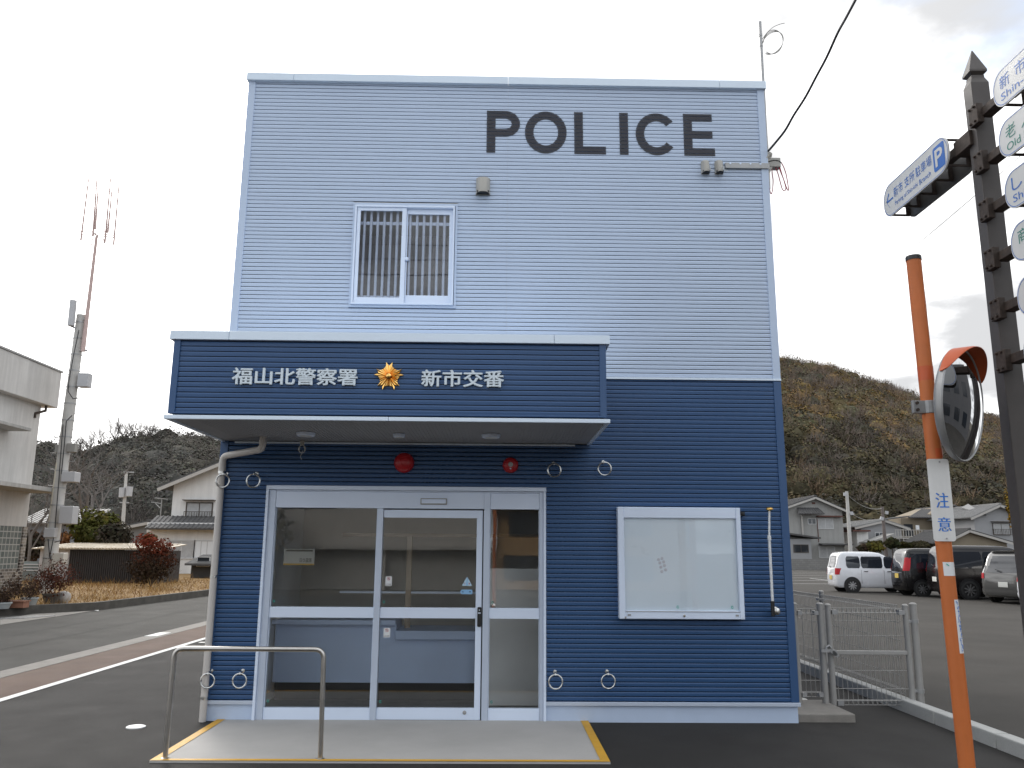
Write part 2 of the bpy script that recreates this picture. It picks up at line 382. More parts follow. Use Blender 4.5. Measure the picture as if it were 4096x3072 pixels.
for k in range(46):
    q = r6.random(); cx_, cy_ = 9.5+9*q+r6.uniform(-.7, .7), .0+4.6*q+r6.uniform(-.5, .5)
    if k % 3 == 0: cx_, cy_ = 8.2+4*q+r6.uniform(-.6, .6), -3.2+5*q+r6.uniform(-.6, .6)
    l_, w_, a_ = r6.uniform(.15, .6), r6.uniform(.03, .10), .45+r6.uniform(-.3, .3)
    g.face([(cx_+l_*math.cos(t_)*math.cos(a_)*(1+.25*math.sin(3*t_+k))-w_*math.sin(t_)*math.sin(a_), cy_+l_*math.cos(t_)*math.sin(a_)+w_*math.sin(t_)*math.cos(a_)*(1+.3*math.cos(2*t_+k)), .006+k*.00002) for t_ in np.linspace(0, 6.28, 15)[:-1]])
LOTP = M('worn tan lot patch', (0.085, 0.074, 0.058), .95, 0, .35, 1.6, .3, 100, speck=.3, sscale=90)
struct('worn_patch', g, LOTP)
# slab in front of the doors with its yellow painted border
g = MB(); g.box(.155, 3.668, -1.565, .012, -.02, .014); struct('entrance_slab', g, SLABM)
g = MB(); b = .072
g.face([(.155, -1.565, .018), (3.668, -1.565, .018), (3.668-b, -1.565+b*.8, .018), (.155+b, -1.565+b*.8, .018)])
g.face([(.155, -1.565, .018), (.155+b, -1.565+b*.8, .018), (.155+b, 0, .018), (.155, 0, .018)])
g.face([(3.668, -1.565, .018), (3.668, 0, .018), (3.668-b, 0, .018), (3.668-b, -1.565+b*.8, .018)])
struct('yellow_border', g, YELLP)
# concrete kerb between forecourt and parking lot
g = MB(); yy = -9.0
while yy < 26:
    g.box(6.99, 7.12, yy, yy+.985, -.05, .12); yy += 1.0
struct('concrete_kerb', g, CONC, bevel=.012)
# low wall round the field and the field itself
pl = [(-16, 7.2), (-9.15, 12.2), (-7.65, 14.1), (-7.15, 21.2), (-6.95, 44)]
g = MB()
for (a, b), (c, d) in zip(pl, pl[1:]):
    g.prism([(a, b, -.05), (c, d, -.05), (c, d, .20), (a, b, .20)], (-.13, .09, 0))
tag(g.build('low_kerb_wall', DARKC, bevel=.01), 'low dark mossy concrete wall edging the dry grass field', 'low wall')
FIELDM = M('dry field soil', (0.24, 0.145, 0.05), .95, 0, .3, 1.2, .4, 30)
g = MB(); g.face([(-60, 9, .12), (-16, 7.3, .12), (-9.2, 12.3, .12), (-7.7, 14.2, .12), (-7.2, 21.3, .12), (-7.0, 80, .12), (-60, 80, .12)]); struct('field', g, FIELDM)

# foliage helpers ------------------------------------------------------
def leaf_cloud(c, rad, n, size, col, jit=.22, inner=.72, up_bias=.35, lump=.18, stretch=1.0, seed=None):
    r = rng if seed is None else np.random.default_rng(seed)
    d = r.normal(size=(n, 3)); d /= np.linalg.norm(d, axis=1)[:, None]
    ph = r.uniform(0, 6.28, 6); fr = r.uniform(2, 5, 6)
    lum = 1+lump*(np.sin(d[:, 0]*fr[0]+ph[0])*np.sin(d[:, 1]*fr[1]+ph[1])+np.sin(d[:, 2]*fr[2]+d[:, 0]*fr[3]+ph[2])*.7)
    k = (inner+(1-inner)*r.random(n)**.6)*lum
    p = np.array(c)+d*np.array(rad)*k[:, None]
    nrm = d+r.normal(size=(n, 3))*jit*2; nrm[:, 2] += up_bias; nrm /= np.linalg.norm(nrm, axis=1)[:, None]
    a = np.cross(nrm, r.normal(size=(n, 3))); a /= np.linalg.norm(a, axis=1)[:, None]; b = np.cross(nrm, a)
    s = size*r.uniform(.6, 1.4, n)[:, None]
    V = np.stack([p-a*s*stretch-b*s*.2, p+b*s*.7-a*s*.1, p+a*s*stretch+b*s*.1, p-b*s*.7], 1).reshape(-1, 3)
    Fq = np.arange(n*4).reshape(-1, 4)
    t = np.array(col)*(1+r.normal(size=(n, 1))*.18); t += r.normal(size=(n, 3))*.05*np.array(col)
    return V, Fq, np.clip(t, .004, 1)
def crown(c, rad, n, size, col, **k):
    """a leafy crown: an uneven leaf-coloured body with loose leaves over it"""
    V, Fq, T = leaf_cloud(c, rad, n, size, col, **k)
    nu, nv_ = 9, 6; ph = rng.uniform(0, 6.28, 3); vs = []
    for j in range(nv_+1):
        th = math.pi*j/nv_
        for i in range(nu):
            a = 2*math.pi*i/nu; q = .74+.10*math.sin(3*a+ph[0])*math.sin(2*th+ph[1])+.05*math.sin(5*a+ph[2]); vs.append((c[0]+rad[0]*q*math.sin(th)*math.cos(a), c[1]+rad[1]*q*math.sin(th)*math.sin(a), c[2]+rad[2]*q*math.cos(th)))
    fs = [(j*nu+i, j*nu+(i+1) % nu, (j+1)*nu+(i+1) % nu, (j+1)*nu+i) for j in range(nv_) for i in range(nu)]
    Fc = np.array(fs); Tc = np.tile(np.array(col)*.85, (len(fs), 1))*rng.uniform(.85, 1.1, (len(fs), 1))
    return np.concatenate([V, np.array(vs)]), np.concatenate([Fq, Fc+len(V)]), np.concatenate([T, Tc])
def twig_cloud(c, rad, n, width, length, col, upward=.8, seed=None):
    r = rng if seed is None else np.random.default_rng(seed)
    d = r.normal(size=(n, 3)); d[:, 2] = np.abs(d[:, 2])*1.0; d /= np.linalg.norm(d, axis=1)[:, None]
    p = np.array(c)+d*np.array(rad)*(.35+.65*r.random((n, 1)))
    dr = d*.8+r.normal(size=(n, 3))*.45; dr[:, 2] += upward; dr /= np.linalg.norm(dr, axis=1)[:, None]
    a = np.cross(dr, r.normal(size=(n, 3))); a /= np.linalg.norm(a, axis=1)[:, None]
    l = length*r.uniform(.5, 1.3, (n, 1)); w_ = width*r.uniform(.6, 1.3, (n, 1))
    V = np.stack([p-dr*l*.5-a*w_*.5, p-dr*l*.5+a*w_*.5, p+dr*l*.5+a*w_*.15, p+dr*l*.5-a*w_*.15], 1).reshape(-1, 3)
    t = np.array(col)*(1+r.normal(size=(n, 1))*.15)
    return V, np.arange(n*4).reshape(-1, 4), np.clip(t, .004, 1)
def join(parts):
    V = []; Fs = []; T = []; n = 0
    for v, f, t in parts: V.append(v); Fs.append(f+n); T.append(t); n += len(v)
    return np.concatenate(V), np.concatenate(Fs), np.concatenate(T)
LEAF = tintmat('foliage'); TWIG = tintmat('dry twigs', .9, .1)
BARK = M('bark', (.075, .062, .052), .9, 0, .2, 8, .3, 30)
BARKP = M('pale winter bark', (.13, .115, .105), .9, 0, .2, 8)

# ---------------------------------------------------------------- hills
def hill(name, ridge, foot_y, foot_z, tau, mat, power=1.0, nt=16):
    """ridge: list of world points; the slope runs down towards the foot line at y=foot_y"""
    pts = [Vector(p) for p in ridge]; n = len(pts); V = []; 
    def S(s, t):
        f = s*(n-1); i = min(int(f), n-2); q = f-i; p = pts[i].lerp(pts[i+1], q)
        foot = Vector((CX+(p.x-CX)*(foot_y+CD)/(p.y+CD), foot_y, foot_z))
        z = foot_z+(p.z-foot_z)*(t**power)
        return Vector((foot.x+(p.x-foot.x)*t, foot.y+(p.y-foot.y)*t, z))
    ns = (n-1)*4; g = MB()
    vs = [S(i/ns, j/nt) for i in range(ns+1) for j in range(nt+1)]
    bk = [S(i/ns, 1)+Vector((0, 120, -pts[0].z*.9)) for i in range(ns+1)]
    fs = [(i*(nt+1)+j, (i+1)*(nt+1)+j, (i+1)*(nt+1)+j+1, i*(nt+1)+j+1) for i in range(ns) for j in range(nt)]
    m = len(vs); fs += [(i*(nt+1)+nt, (i+1)*(nt+1)+nt, m+i+1, m+i) for i in range(ns)]
    g.add(vs+bk, fs); struct(name, g, mat, smooth=True)
    return S
HILLM = M('forest floor', (.15, .125, .10), .95, 0, .35, .06)
rr = [(2600, 1290), (2900, 1370), (3118, 1458), (3230, 1482), (3330, 1505), (3440, 1537), (3530, 1571), (3620, 1606), (3700, 1628), (3800, 1658), (3900, 1690), (3990, 1704), (4096, 1705), (4350, 1725), (4700, 1900)]
SR = hill('hill_slope', [at(u, v, 265) for u, v in rr], 118, 0, 0, HILLM, power=.93)
parts = []; tw = []
def pick(lst, r): return lst[int(r.integers(len(lst)))]
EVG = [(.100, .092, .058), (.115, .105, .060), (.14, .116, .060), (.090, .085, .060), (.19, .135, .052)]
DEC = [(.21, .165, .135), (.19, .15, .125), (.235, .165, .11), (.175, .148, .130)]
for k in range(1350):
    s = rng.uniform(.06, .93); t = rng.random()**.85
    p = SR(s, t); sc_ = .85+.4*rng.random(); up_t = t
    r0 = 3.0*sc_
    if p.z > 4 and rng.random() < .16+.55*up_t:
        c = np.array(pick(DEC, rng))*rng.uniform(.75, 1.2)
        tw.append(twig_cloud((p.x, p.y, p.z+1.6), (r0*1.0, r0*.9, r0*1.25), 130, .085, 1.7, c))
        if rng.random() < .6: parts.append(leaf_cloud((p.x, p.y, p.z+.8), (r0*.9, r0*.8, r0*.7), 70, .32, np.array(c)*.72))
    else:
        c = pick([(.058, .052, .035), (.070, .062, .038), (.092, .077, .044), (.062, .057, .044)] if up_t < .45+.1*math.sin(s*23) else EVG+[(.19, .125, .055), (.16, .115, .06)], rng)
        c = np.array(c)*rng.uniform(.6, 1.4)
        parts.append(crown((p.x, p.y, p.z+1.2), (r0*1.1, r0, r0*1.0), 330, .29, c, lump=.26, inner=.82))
for k in range(150):                      # thin fringe of crowns along the skyline
    s = rng.uniform(.1, .93); p = SR(s, 1.0)
    r0 = 1.8+rng.random()*1.4
    if rng.random() < .62: tw.append(twig_cloud((p.x, p.y, p.z+1.0), (r0, r0, r0*1.35), 110, .07, 1.7, pick(DEC, rng)))
    else: parts.append(crown((p.x, p.y, p.z+.4), (r0*1.1, r0, r0*.9), 170, .28, pick(EVG, rng)))
tag(arrobj('hillside_forest', *join(parts), LEAF), 'mixed evergreen forest covering the hill on the right', 'forest', kind='stuff')
tag(arrobj('bare_woodland', *join(tw), TWIG), 'brown leafless trees scattered over the hill on the right', 'woodland', kind='stuff')

lr = [(-500, 1900), (-200, 1850), (60, 1815), (140, 1805), (250, 1815), (330, 1850), (400, 1830), (470, 1795), (540, 1790), (600, 1770), (690, 1765), (760, 1768), (830, 1790), (890, 1810), (1000, 1850), (1300, 1900), (1700, 1960)]
SL = hill('wooded_hill', [at(u, v+22, 165) for u, v in lr], 92, 0, 0, HILLM, power=.9)
parts = []; tw = []
EVL = [(.092, .089, .078), (.105, .098, .083), (.114, .106, .088), (.084, .082, .074)]  # leaf tints lifted and greyed: veiling glare over this hill put into the colour
for k in range(330):
    s = rng.uniform(.03, .97); t = rng.random()**.8; p = SL(s, t); r0 = 2.4+2.0*rng.random()
    if rng.random() < .18:
        tw.append(twig_cloud((p.x, p.y, p.z+1.5), (r0, r0, r0*1.2), 150, .05, 1.4, (.12, .105, .095)))
    else: parts.append(crown((p.x, p.y, p.z+.8), (r0*1.1, r0, r0*.92), int(100*r0**2*.62), .19, np.array(pick(EVL, rng))*rng.uniform(.62, 1.3), lump=.22, inner=.86))
for k in range(46):
    s = rng.uniform(.05, .9); p = SL(s, 1.0); r0 = 1.8+rng.random()*2.0
    parts.append(crown((p.x, p.y, p.z-.1), (r0*1.25, r0, r0*.85), int(110*r0**2*.7), .18, np.array(pick(EVL, rng))*rng.uniform(.7, 1.25), lump=.2, inner=.86))
tag(arrobj('dense_wood', *join(parts), LEAF), 'dark evergreen wood on the low hill at left', 'wood', kind='stuff')
tag(arrobj('leafless_wood', *join(tw), TWIG), 'grey leafless trees among the evergreens at left', 'wood', kind='stuff')

def bare_tree(name, label, base, height, spread, seed, thick=.16, group=None, mat=None, levels=4, lean=0.0):
    r = random.Random(seed); t = thing(name, label, 'tree', base, group); tr = MB(); cr = MB()
    def grow(p, d, l, rad, lev, mb):
        q = p+d*l; mid = p.lerp(q, .5)+Vector((r.uniform(-.05, .05)*l, r.uniform(-.05, .05)*l, 0))
        mb.tube([p, mid, q], [rad, rad*.85, rad*.7], 5 if lev < 2 else 3, cap=False)
        if lev >= levels: return
        for k in range(3 if lev else 4):
            dd = (d*.75+Vector((r.uniform(-1, 1)*spread, r.uniform(-1, 1)*spread, r.uniform(.0, .65)))).normalized()
            start = p.lerp(q, r.uniform(.55, 1.0)) if k else q
            grow(start, dd, l*r.uniform(.62, .82), rad*.55, lev+1, cr)
    grow(Vector(base), Vector((lean, 0, 1)).normalized(), height*.36, thick, 0, tr)
    tr.build('trunk', mat or BARKP, t); cr.build('crown', mat or BARKP, t)
    return t
sk = [(225, 1838, 46, 'behind the concrete pole'), (310, 1845, 60, ''), (352, 1842, 70, ''), (405, 1838, 78, ''), (455, 1808, 100, ''), (500, 1800, 82, ''), (540, 1800, 78, ''), (590, 1782, 62, ''), (755, 1775, 40, ''), (850, 1802, 52, '')]
lab = ['leafless tree on the left ridge just right of the concrete pole', 'tall leafless ridge tree in the gap left of the evergreens', 'bare ridge tree above the dip in the wooded skyline',
       'fan shaped bare tree on the ridge over the olive bushes', 'tallest leafless tree on the left skyline', 'bare tree just right of the tallest on the left skyline', 'thin leafless tree above the small far utility pole',
       'small bare tree at the left end of the domed evergreens', 'tiny leafless tree peeking over the domed evergreen crowns', 'bare ridge tree beside the canopy corner and pipe']
for i, (u, v, hp, _) in enumerate(sk):
    b = at(u, v+10, 160); hgt = hp*(160+CD)/F*1.75
    bare_tree('bare_tree', lab[i], b, hgt, .75, 40+i, thick=.20, group='leafless trees on the left ridge', levels=5)

# ================================================================== FAR LEFT: field, shed, bushes, houses
parts = []
n = 26000
xs = rng.uniform(-24, -7.0, n); ys = 12.6+20*rng.random(n)**1.3
keep = (xs < np.interp(ys, [12.2, 14.1, 21.2, 44], [-9.3, -7.8, -7.35, -7.1])); xs, ys = xs[keep], ys[keep]; n = len(xs)
h = rng.uniform(.03, .15, n)*(1.1+1.0*np.sin(xs*2.3+ys*.7)*np.sin(ys*1.6-xs*.5))+.22*(rng.random(n) < .035); az = rng.uniform(0, 6.28, n); wd = rng.uniform(.004, .012, n); ln = rng.uniform(-.2, .2, (n, 2))
dx, dy = np.cos(az)*wd, np.sin(az)*wd
V = np.stack([np.c_[xs-dx, ys-dy, np.full(n, .11)], np.c_[xs+dx, ys+dy, np.full(n, .11)], np.c_[xs+ln[:, 0]+dx*.3, ys+ln[:, 1]+dy*.3, .11+h], np.c_[xs+ln[:, 0]-dx*.3, ys+ln[:, 1]-dy*.3, .11+h]], 1).reshape(-1, 3)
cols = np.array([(.33, .20, .07), (.26, .15, .055), (.36, .24, .10), (.20, .11, .05)])[rng.integers(0, 4, n)]
tag(arrobj('dry_grass', V, np.arange(n*4).reshape(-1, 4), cols*rng.uniform(.8, 1.2, (n, 1)), TWIG), 'tan dead grass covering the field', 'grass', kind='stuff')

def bush(name, label, parts_, base, cat='bush', trunk=None, group=None, mat=None):
    t = thing(name, label, cat, base, group)
    V, Fq, T = join(parts_); V = V-np.array(base)
    o = arrobj('foliage', V, Fq, T, mat or LEAF, t)
    if trunk:
        m = MB()
        for p, q, r0 in trunk: m.tube([p, ((Vector(p)+Vector(q))/2)+Vector((.03, 0, 0)), q], [r0, r0*.8, r0*.5], 6)
        m.build('stem', BARK, t, smooth=True)
    return t
# red bush in front of the shed
b = at(600, 2322, 25.0); b.z = .1
pr = []
for k in range(26):
    a = rng.uniform(0, 6.28); q = rng.random(); hgt = .35+1.5*q
    rad_ = (.85*(1-abs(q-.45)*.9))*rng.uniform(.5, 1)
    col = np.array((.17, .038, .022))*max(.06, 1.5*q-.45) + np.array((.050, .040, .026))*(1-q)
    pr.append(leaf_cloud((b.x+math.cos(a)*rad_, b.y+math.sin(a)*rad_*.8, b.z+hgt), (.38, .36, .30), 150, .045, col, lump=.25))
pr.append(twig_cloud((b.x, b.y, b.z+.5), (1.3, 1.1, 1.4), 320, .012, .5, (.06, .035, .026)))
bush('red_bush', 'rounded bush with dull red leaves in front of the dark shed', pr, b, trunk=[((b.x, b.y, 0), (b.x+.1, b.y, 1.0), .05), ((b.x+.05, b.y, .1), (b.x-.4, b.y+.1, .9), .035), ((b.x, b.y, .1), (b.x+.5, b.y, .9), .035)])
def crown_bush(u, v0, v1, wpx, Y, cols, n, leaf, seed, squash=1.0):
    c = at(u, (v0+v1)/2, Y); d = (c-Vector(CC)).length; rx = wpx/2*d/F; rz = abs(v1-v0)/2*d/F
    ps = []; r = np.random.default_rng(seed)
    for k in range(16):
        a = r.normal(size=3); a /= np.linalg.norm(a); q = r.uniform(.35, .68)
        ps.append(leaf_cloud((c.x+a[0]*rx*q, c.y+a[1]*rx*q, c.z+a[2]*rz*q), (rx*.42, rx*.42, rz*.42), n, leaf, cols[k % len(cols)], seed=seed*50+k, lump=.25))
    ps.append(leaf_cloud(c, (rx*.6, rx*.6, rz*.6), n*2, leaf*1.3, np.array(cols[0])*.8, seed=seed))
    base = Vector((c.x, c.y, 0)); return ps, base, c
OL = [(.075, .075, .018), (.060, .062, .018), (.095, .090, .022)]
ps, b, c = crown_bush(358, 2040, 2200, 150, 33, OL, 150, .085, 5); bush('olive_bush', 'yellowish green bush behind the left half of the shed', ps, b, trunk=[((b.x, b.y, 0), c, .08)])
ps, b, c = crown_bush(432, 2052, 2195, 110, 34.5, OL, 140, .085, 15); bush('olive_bush', 'yellowish green bush right behind the dark round bush', ps, b, trunk=[((b.x, b.y, 0), c, .08)])
ps, b, c = crown_bush(458, 2090, 2198, 150, 31.5, [(.042, .036, .026), (.034, .032, .022), (.05, .04, .03)], 150, .07, 6); bush('dark_bush', 'dark brownish round bush above the shed roof', ps, b, trunk=[((b.x, b.y, 0), c, .08)])
ps, b, c = crown_bush(255, 2130, 2195, 60, 32, [(.17, .075, .03), (.13, .06, .03)], 90, .07, 7); bush('rust_bush', 'rust coloured shrub beside the pole above the white shed wall', ps, b, trunk=[((b.x, b.y, 0), c, .05)])
ps, b, c = crown_bush(130, 2120, 2240, 120, 36, [(.040, .034, .026), (.05, .04, .03), (.07, .04, .025)], 150, .09, 8); bush('brown_thicket', 'brown thicket between the cream building and the concrete pole', ps, b, trunk=[((b.x, b.y, 0), c, .08)])
ps, b, c = crown_bush(598, 2130, 2190, 60, 37, [(.06, .065, .02)], 90, .06, 9); bush('small_conifer', 'small yellow green conifer between the red bush and white house', ps, b, trunk=[((b.x, b.y, 0), c, .06)])
b = at(300, 2200, 44); b.z = .1
bare_tree('cherry_tree', 'large grey leafless tree with spreading limbs behind the concrete pole', b, 9.0, 1.1, 77, thick=.2, levels=5, lean=.25, mat=BARKP)
b = at(118, 2200, 34); b.z = .1
bare_tree('pale_tree', 'pale leafless tree beside the end of the cream building', b, 6.0, .6, 78, thick=.09, levels=4, mat=BARKP)

# shed
SHEDW = M('white shed sheet', (.46, .45, .46), .6, 0, .1, 2, streak=.15); SHEDD = M('dark corrugated sheet', (.030, .027, .027), .6, 0, .1, 2); SHEDR = M('weathered shed roof', (.40, .34, .25), .6, 0, .3, 1.5)
SY = 28.0
p0 = at(148, 2320, SY); p1 = at(268, 2320, SY); p2 = at(630, 2320, SY); zt = at(268, 2197, SY).z
t = thing('storage_shed', 'long low shed with white end panel and dark corrugated front', 'shed', (p0.x, SY, .1))
m = MB(); m.box(p0.x, p1.x, SY, SY+2.4, 0, zt); m.build('end_panel', SHEDW, t)
m = MB(); x = p1.x
while x < p2.x:
    m.box(x, x+.045, SY-.02, SY+.02, 0, zt-.02); x += .09
m.box(p1.x+.002, p2.x, SY+.021, SY+2.4, 0, zt-.03); m.build('dark_cladding', SHEDD, t)
m = MB(); m.prism([(p0.x-.25, SY-.25, zt+.0), (p0.x-.25, SY+2.6, zt+.22), (p0.x-.25, SY+2.6, zt+.26), (p0.x-.25, SY-.25, zt+.04)], (p2.x-p0.x+.4, 0, 0))
x = p0.x
while x < p2.x:
    m.prism([(x, SY-.27, zt+.038), (x, SY+2.6, zt+.258), (x, SY+2.6, zt+.29), (x, SY-.27, zt+.07)], (.05, 0, 0)); x += .13
m.build('roof', SHEDR, t)

# window helper for background houses
CURW = M('pale lace curtain', (.40, .40, .40), .8, 0, .15, 4); DKGL = M('dark window glass', (.03, .034, .04), .08, 0, 0, spec=.7); FRW = M('window frame white', (.52, .52, .52), .5, 0, 0); FRB = M('bronze window frame', (.06, .045, .035), .5, 0, 0)
def hwin(parent, x0, x1, z0, z1, y, fr=FRW, pane=DKGL, rail=False, hood=False, bars=1, t=.06):
    f = MB(); 
    f.box(x0-t, x1+t, y-.05, y+.02, z1, z1+t); f.box(x0-t, x1+t, y-.06, y+.02, z0-t, z0); f.box(x0-t, x0, y-.048, y+.02, z0, z1); f.box(x1, x1+t, y-.048, y+.02, z0, z1)
    for k in range(bars):
        xm = x0+(x1-x0)*(k+1)/(bars+1); f.box(xm-t*.4, xm+t*.4, y-.03, y+.02, z0, z1)
    o = f.build('window', fr, parent)
    p = MB(); p.box(x0, x1, y-.018, y-.006, z0, z1); p.build('pane', pane, o)
    if hood: h_ = MB(); h_.box(x0-.2, x1+.2, y-.4, y, z1+.16, z1+.21); h_.build('window_hood', FRB, o)
    if rail:
        r0 = MB(); zt_ = z0+(z1-z0)*.45
        r0.box(x0-.1, x1+.1, y-.26, y-.22, zt_, zt_+.035); r0.box(x0-.1, x1+.1, y-.26, y-.22, z0-.06, z0-.02)
        k = x0-.1
        while k < x1+.1: r0.box(k, k+.025, y-.25, y-.23, z0-.02, zt_); k += .16
        for k in (x0-.1, x1+.07): r0.box(k, k+.03, y-.22, y, zt_, zt_+.03)
        r0.build('railing', FRB, o)
TILE = M('grey roof tile', (.085, .083, .083), .85, 0, .2, 3); TILE2 = M('pale grey roof tile', (.19, .188, .185), .5, 0, .2, 3); FASC = M('pale fascia board', (.42, .40, .37), .7, 0, .08)
REDBR = M('red brown trim', (.10, .035, .025), .7, 0, .1)
def roof_slope(m, a, b, c, d, th=.1, rows=10):
    """tiled slope: a-b eave edge, d-c ridge edge"""
    a, b, c, d = map(Vector, (a, b, c, d)); nrm = (b-a).cross(d-a).normalized()
    if nrm.z < 0: nrm = -nrm
    m.add([a, b, c, d, a+nrm*th, b+nrm*th, c+nrm*th, d+nrm*th], [(0, 1, 2, 3), (4, 5, 6, 7), (0, 1, 5, 4), (1, 2, 6, 5), (2, 3, 7, 6), (3, 0, 4, 7)])
    L_ = (b-a).length; k = .16
    while k < L_:
        p = a.lerp(b, k/L_)+nrm*(th+.012); q = d.lerp(c, k/L_)+nrm*(th+.012); m.bar(p, q, .09, .05); k += .28
def gable(name, label, x0, x1, y0, depth, zb, ze, zr, wallm, roofm, over=.45, xr=None, group=None, gover=.35):
    """gable wall faces -y"""
    t = thing(name, label, 'house', ((x0+x1)/2, y0, zb), group); xr = (x0+x1)/2 if xr is None else xr
    m = MB(); m.prism([(x0, y0, zb), (x1, y0, zb), (x1, y0, ze), (xr, y0, zr), (x0, y0, ze)], (0, depth, 0)); m.build('wall', wallm, t)
    m = MB(); sl0 = (zr-ze)/(xr-x0); sl1 = (zr-ze)/(x1-xr)
    roof_slope(m, (x0-over, y0-gover, ze-over*sl0+.03), (x0-over, y0+depth+gover, ze-over*sl0+.03), (xr, y0+depth+gover, zr+.03), (xr, y0-gover, zr+.03))
    roof_slope(m, (x1+over, y0-gover, ze-over*sl1+.03), (x1+over, y0+depth+gover, ze-over*sl1+.03), (xr, y0+depth+gover, zr+.03), (xr, y0-gover, zr+.03))
    m.box(xr-.12, xr+.12, y0-gover-.05, y0+depth+gover, zr+.08, zr+.24)
    rf = m.build('roof', roofm, t)
    f = MB()
    for xa, sl, sg in ((x0, sl0, -1), (x1, sl1, 1)):
        f.bar((xa+sg*over, y0-gover-.03, ze-over*sl-.06), (xr, y0-gover-.03, zr-.06), .05, .2)
    f.build('fascia', FASC, rf)
    return t

# white two-storey house at left
Y0 = 44.0
A = lambda u, v, Y=Y0: at(u, v, Y)
WH = M('white stucco', (0.72, 0.705, 0.68), .85, 0, .06, 1.5, streak=.1)
xl = A(690, 2000).x; ze = A(690, 1975).z; xr_ = A(1010, 1975).x; zrd = A(1010, 1815).z; x_r = xr_+(xr_-xl)
z2f = A(700, 2100).z
t = gable('white_house', 'white two-storey house with grey tiled skirt roof beside the drainpipe', xl, x_r, Y0, 8, 0, ze+.55, zrd+.15, WH, TILE, over=.7, xr=xr_, gover=.7)
q0, q1 = A(750, 2013), A(844, 2078); hwin(t, q0.x, q1.x, q1.z, q0.z, Y0, FRB, CURW, rail=True, hood=True, bars=1, t=.07)
xg = A(627, 2150).x
m = MB(); m.box(xg, x_r-1, Y0-1.6, Y0, 0, z2f+.1); m.build('wall', WH, t)
m = MB(); e0 = A(578, 2118, Y0-2.4); roof_slope(m, (e0.x, Y0-2.4, e0.z), (x_r-.5, Y0-2.4, e0.z), (x_r-.5, Y0, z2f+.45), (xl-.9, Y0, z2f+.45), .1)
roof_slope(m, (e0.x, Y0+5, e0.z), (e0.x, Y0-2.4, e0.z), (xl-.9, Y0, z2f+.45), (xl-.9, Y0+3, z2f+.45), .1)
m.build('skirt_roof', TILE, t)
q0, q1 = at(678, 2165, Y0-1.6), at(772, 2230, Y0-1.6); hwin(t, q0.x, q1.x, q1.z, q0.z, Y0-1.6, FRW, CURW, bars=1, t=.09)
q0, q1 = at(782, 2165, Y0-1.6), at(850, 2230, Y0-1.6); hwin(t, q0.x, q1.x, q1.z, q0.z, Y0-1.6, FRW, WHITEG, bars=2, t=.06)
# dark shed roof and wall in front of the white house
m = MB(); q0, q1 = at(752, 2232, 35), at(900, 2250, 35)
t = thing('garden_shed', 'small dark garden shed with sloping roof before the white house', 'shed', (q0.x+1, 35, .1))
m.prism([(q0.x, 34.6, q1.z-.15), (q0.x+.4, 36, q0.z+.1), (q0.x+.4, 36, q0.z+.18), (q0.x, 34.6, q1.z-.05)], (2.6, 0, 0)); m.build('roof', TILE, t)
m = MB(); m.box(q0.x+.2, q0.x+2.5, 35, 37, 0, q1.z-.02); m.build('wall', M('dark timber', (.045, .042, .040), .8, 0, .2, 4), t)
hwin(t, q0.x+.5, q0.x+1.1, .72, 1.15, 35, FRW, DKGL, bars=0, t=.03)
# small grey house behind the bushes and the tile roofed house behind the pole
q0, q1 = at(505, 2170, 52), at(640, 2120, 52)
gable('grey_cottage', 'small grey gabled cottage behind the dark round bush', q0.x, q1.x, 52, 6, 0, at(520, 2108, 52).z, at(575, 2090, 52).z, M('grey siding', (.22, .22, .215), .8, 0, .1, 1), TILE, xr=at(600, 2090, 52).x)
q0, q1 = at(100, 2150, 50), at(330, 2100, 50)
t = thing('tiled_house', 'blue grey house with shiny pale tiled roof behind the concrete pole', 'house', (q0.x+2, 50, 0))
zt_ = at(200, 2092, 50).z
m = MB(); m.box(q0.x, q1.x, 50, 56, 0, zt_); m.build('wall', M('blue grey wall', (.17, .18, .20), .8, 0, .1, 1), t)
m = MB(); roof_slope(m, (q0.x-.5, 49.5, zt_-.1), (q1.x+.5, 49.5, zt_-.1), (q1.x+.5, 53, zt_+1.0), (q0.x-.5, 53, zt_+1.0)); m.build('roof', M('glossy pale tile', (.17, .165, .16), .6, 0, .2, 3), t)
# grey metal fence behind, between cream building and shed
q0, q1 = at(60, 2245, 30), at(150, 2318, 30)
t = thing('metal_fence', 'grey green panel fence with pale rails left of the shed', 'fence', (q0.x, 30, .1))
m = MB(); m.box(q0.x-1, q1.x, 30, 30.05, .1, q0.z); m.build('panel', M('grey green panel', (.17, .20, .20), .6, 0, .1, 3), t)
m = MB()
for v in (2257, 2269, 2281): zz_ = at(100, v, 30).z; m.box(q0.x-1, q1.x, 29.96, 30, zz_-.02, zz_+.02)
m.build('rails', FRW, t)

# cream building at far left
WE = 20.65
t = thing('cream_building', 'stained cream concrete building with flat roof and overhanging slabs at left edge', 'building', (-13.6, 16, 0))
m = MB(); m.box(-22, -13.3, 11, WE, 2.28, 6.5); m.build('wall', CREAMW, t)
m = MB(); m.box(-22, -12.98, 11, 21.15, 6.48, 7.78); m.build('parapet', CREAMW, t, bevel=.02)
m = MB(); m.box(-22, -12.94, 11, 21.19, 7.78, 7.84); m.build('roof_cap', GALV, t)
m = MB(); m.box(-13.3, -12.55, 11, 18.9, 5.33, 5.43); m.build('window_slab', CREAMD, t, bevel=.01)
m = MB(); m.box(-13.3, -12.15, 11, 20.6, 3.42, 3.56); m.build('canopy_slab', CREAMD, t, bevel=.01)
BRK = brickmat('mixed dark and pale brick', (.30, .265, .22), (.030, .024, .022), (.36, .34, .32), .22, .10, 'yz', .05, .012)
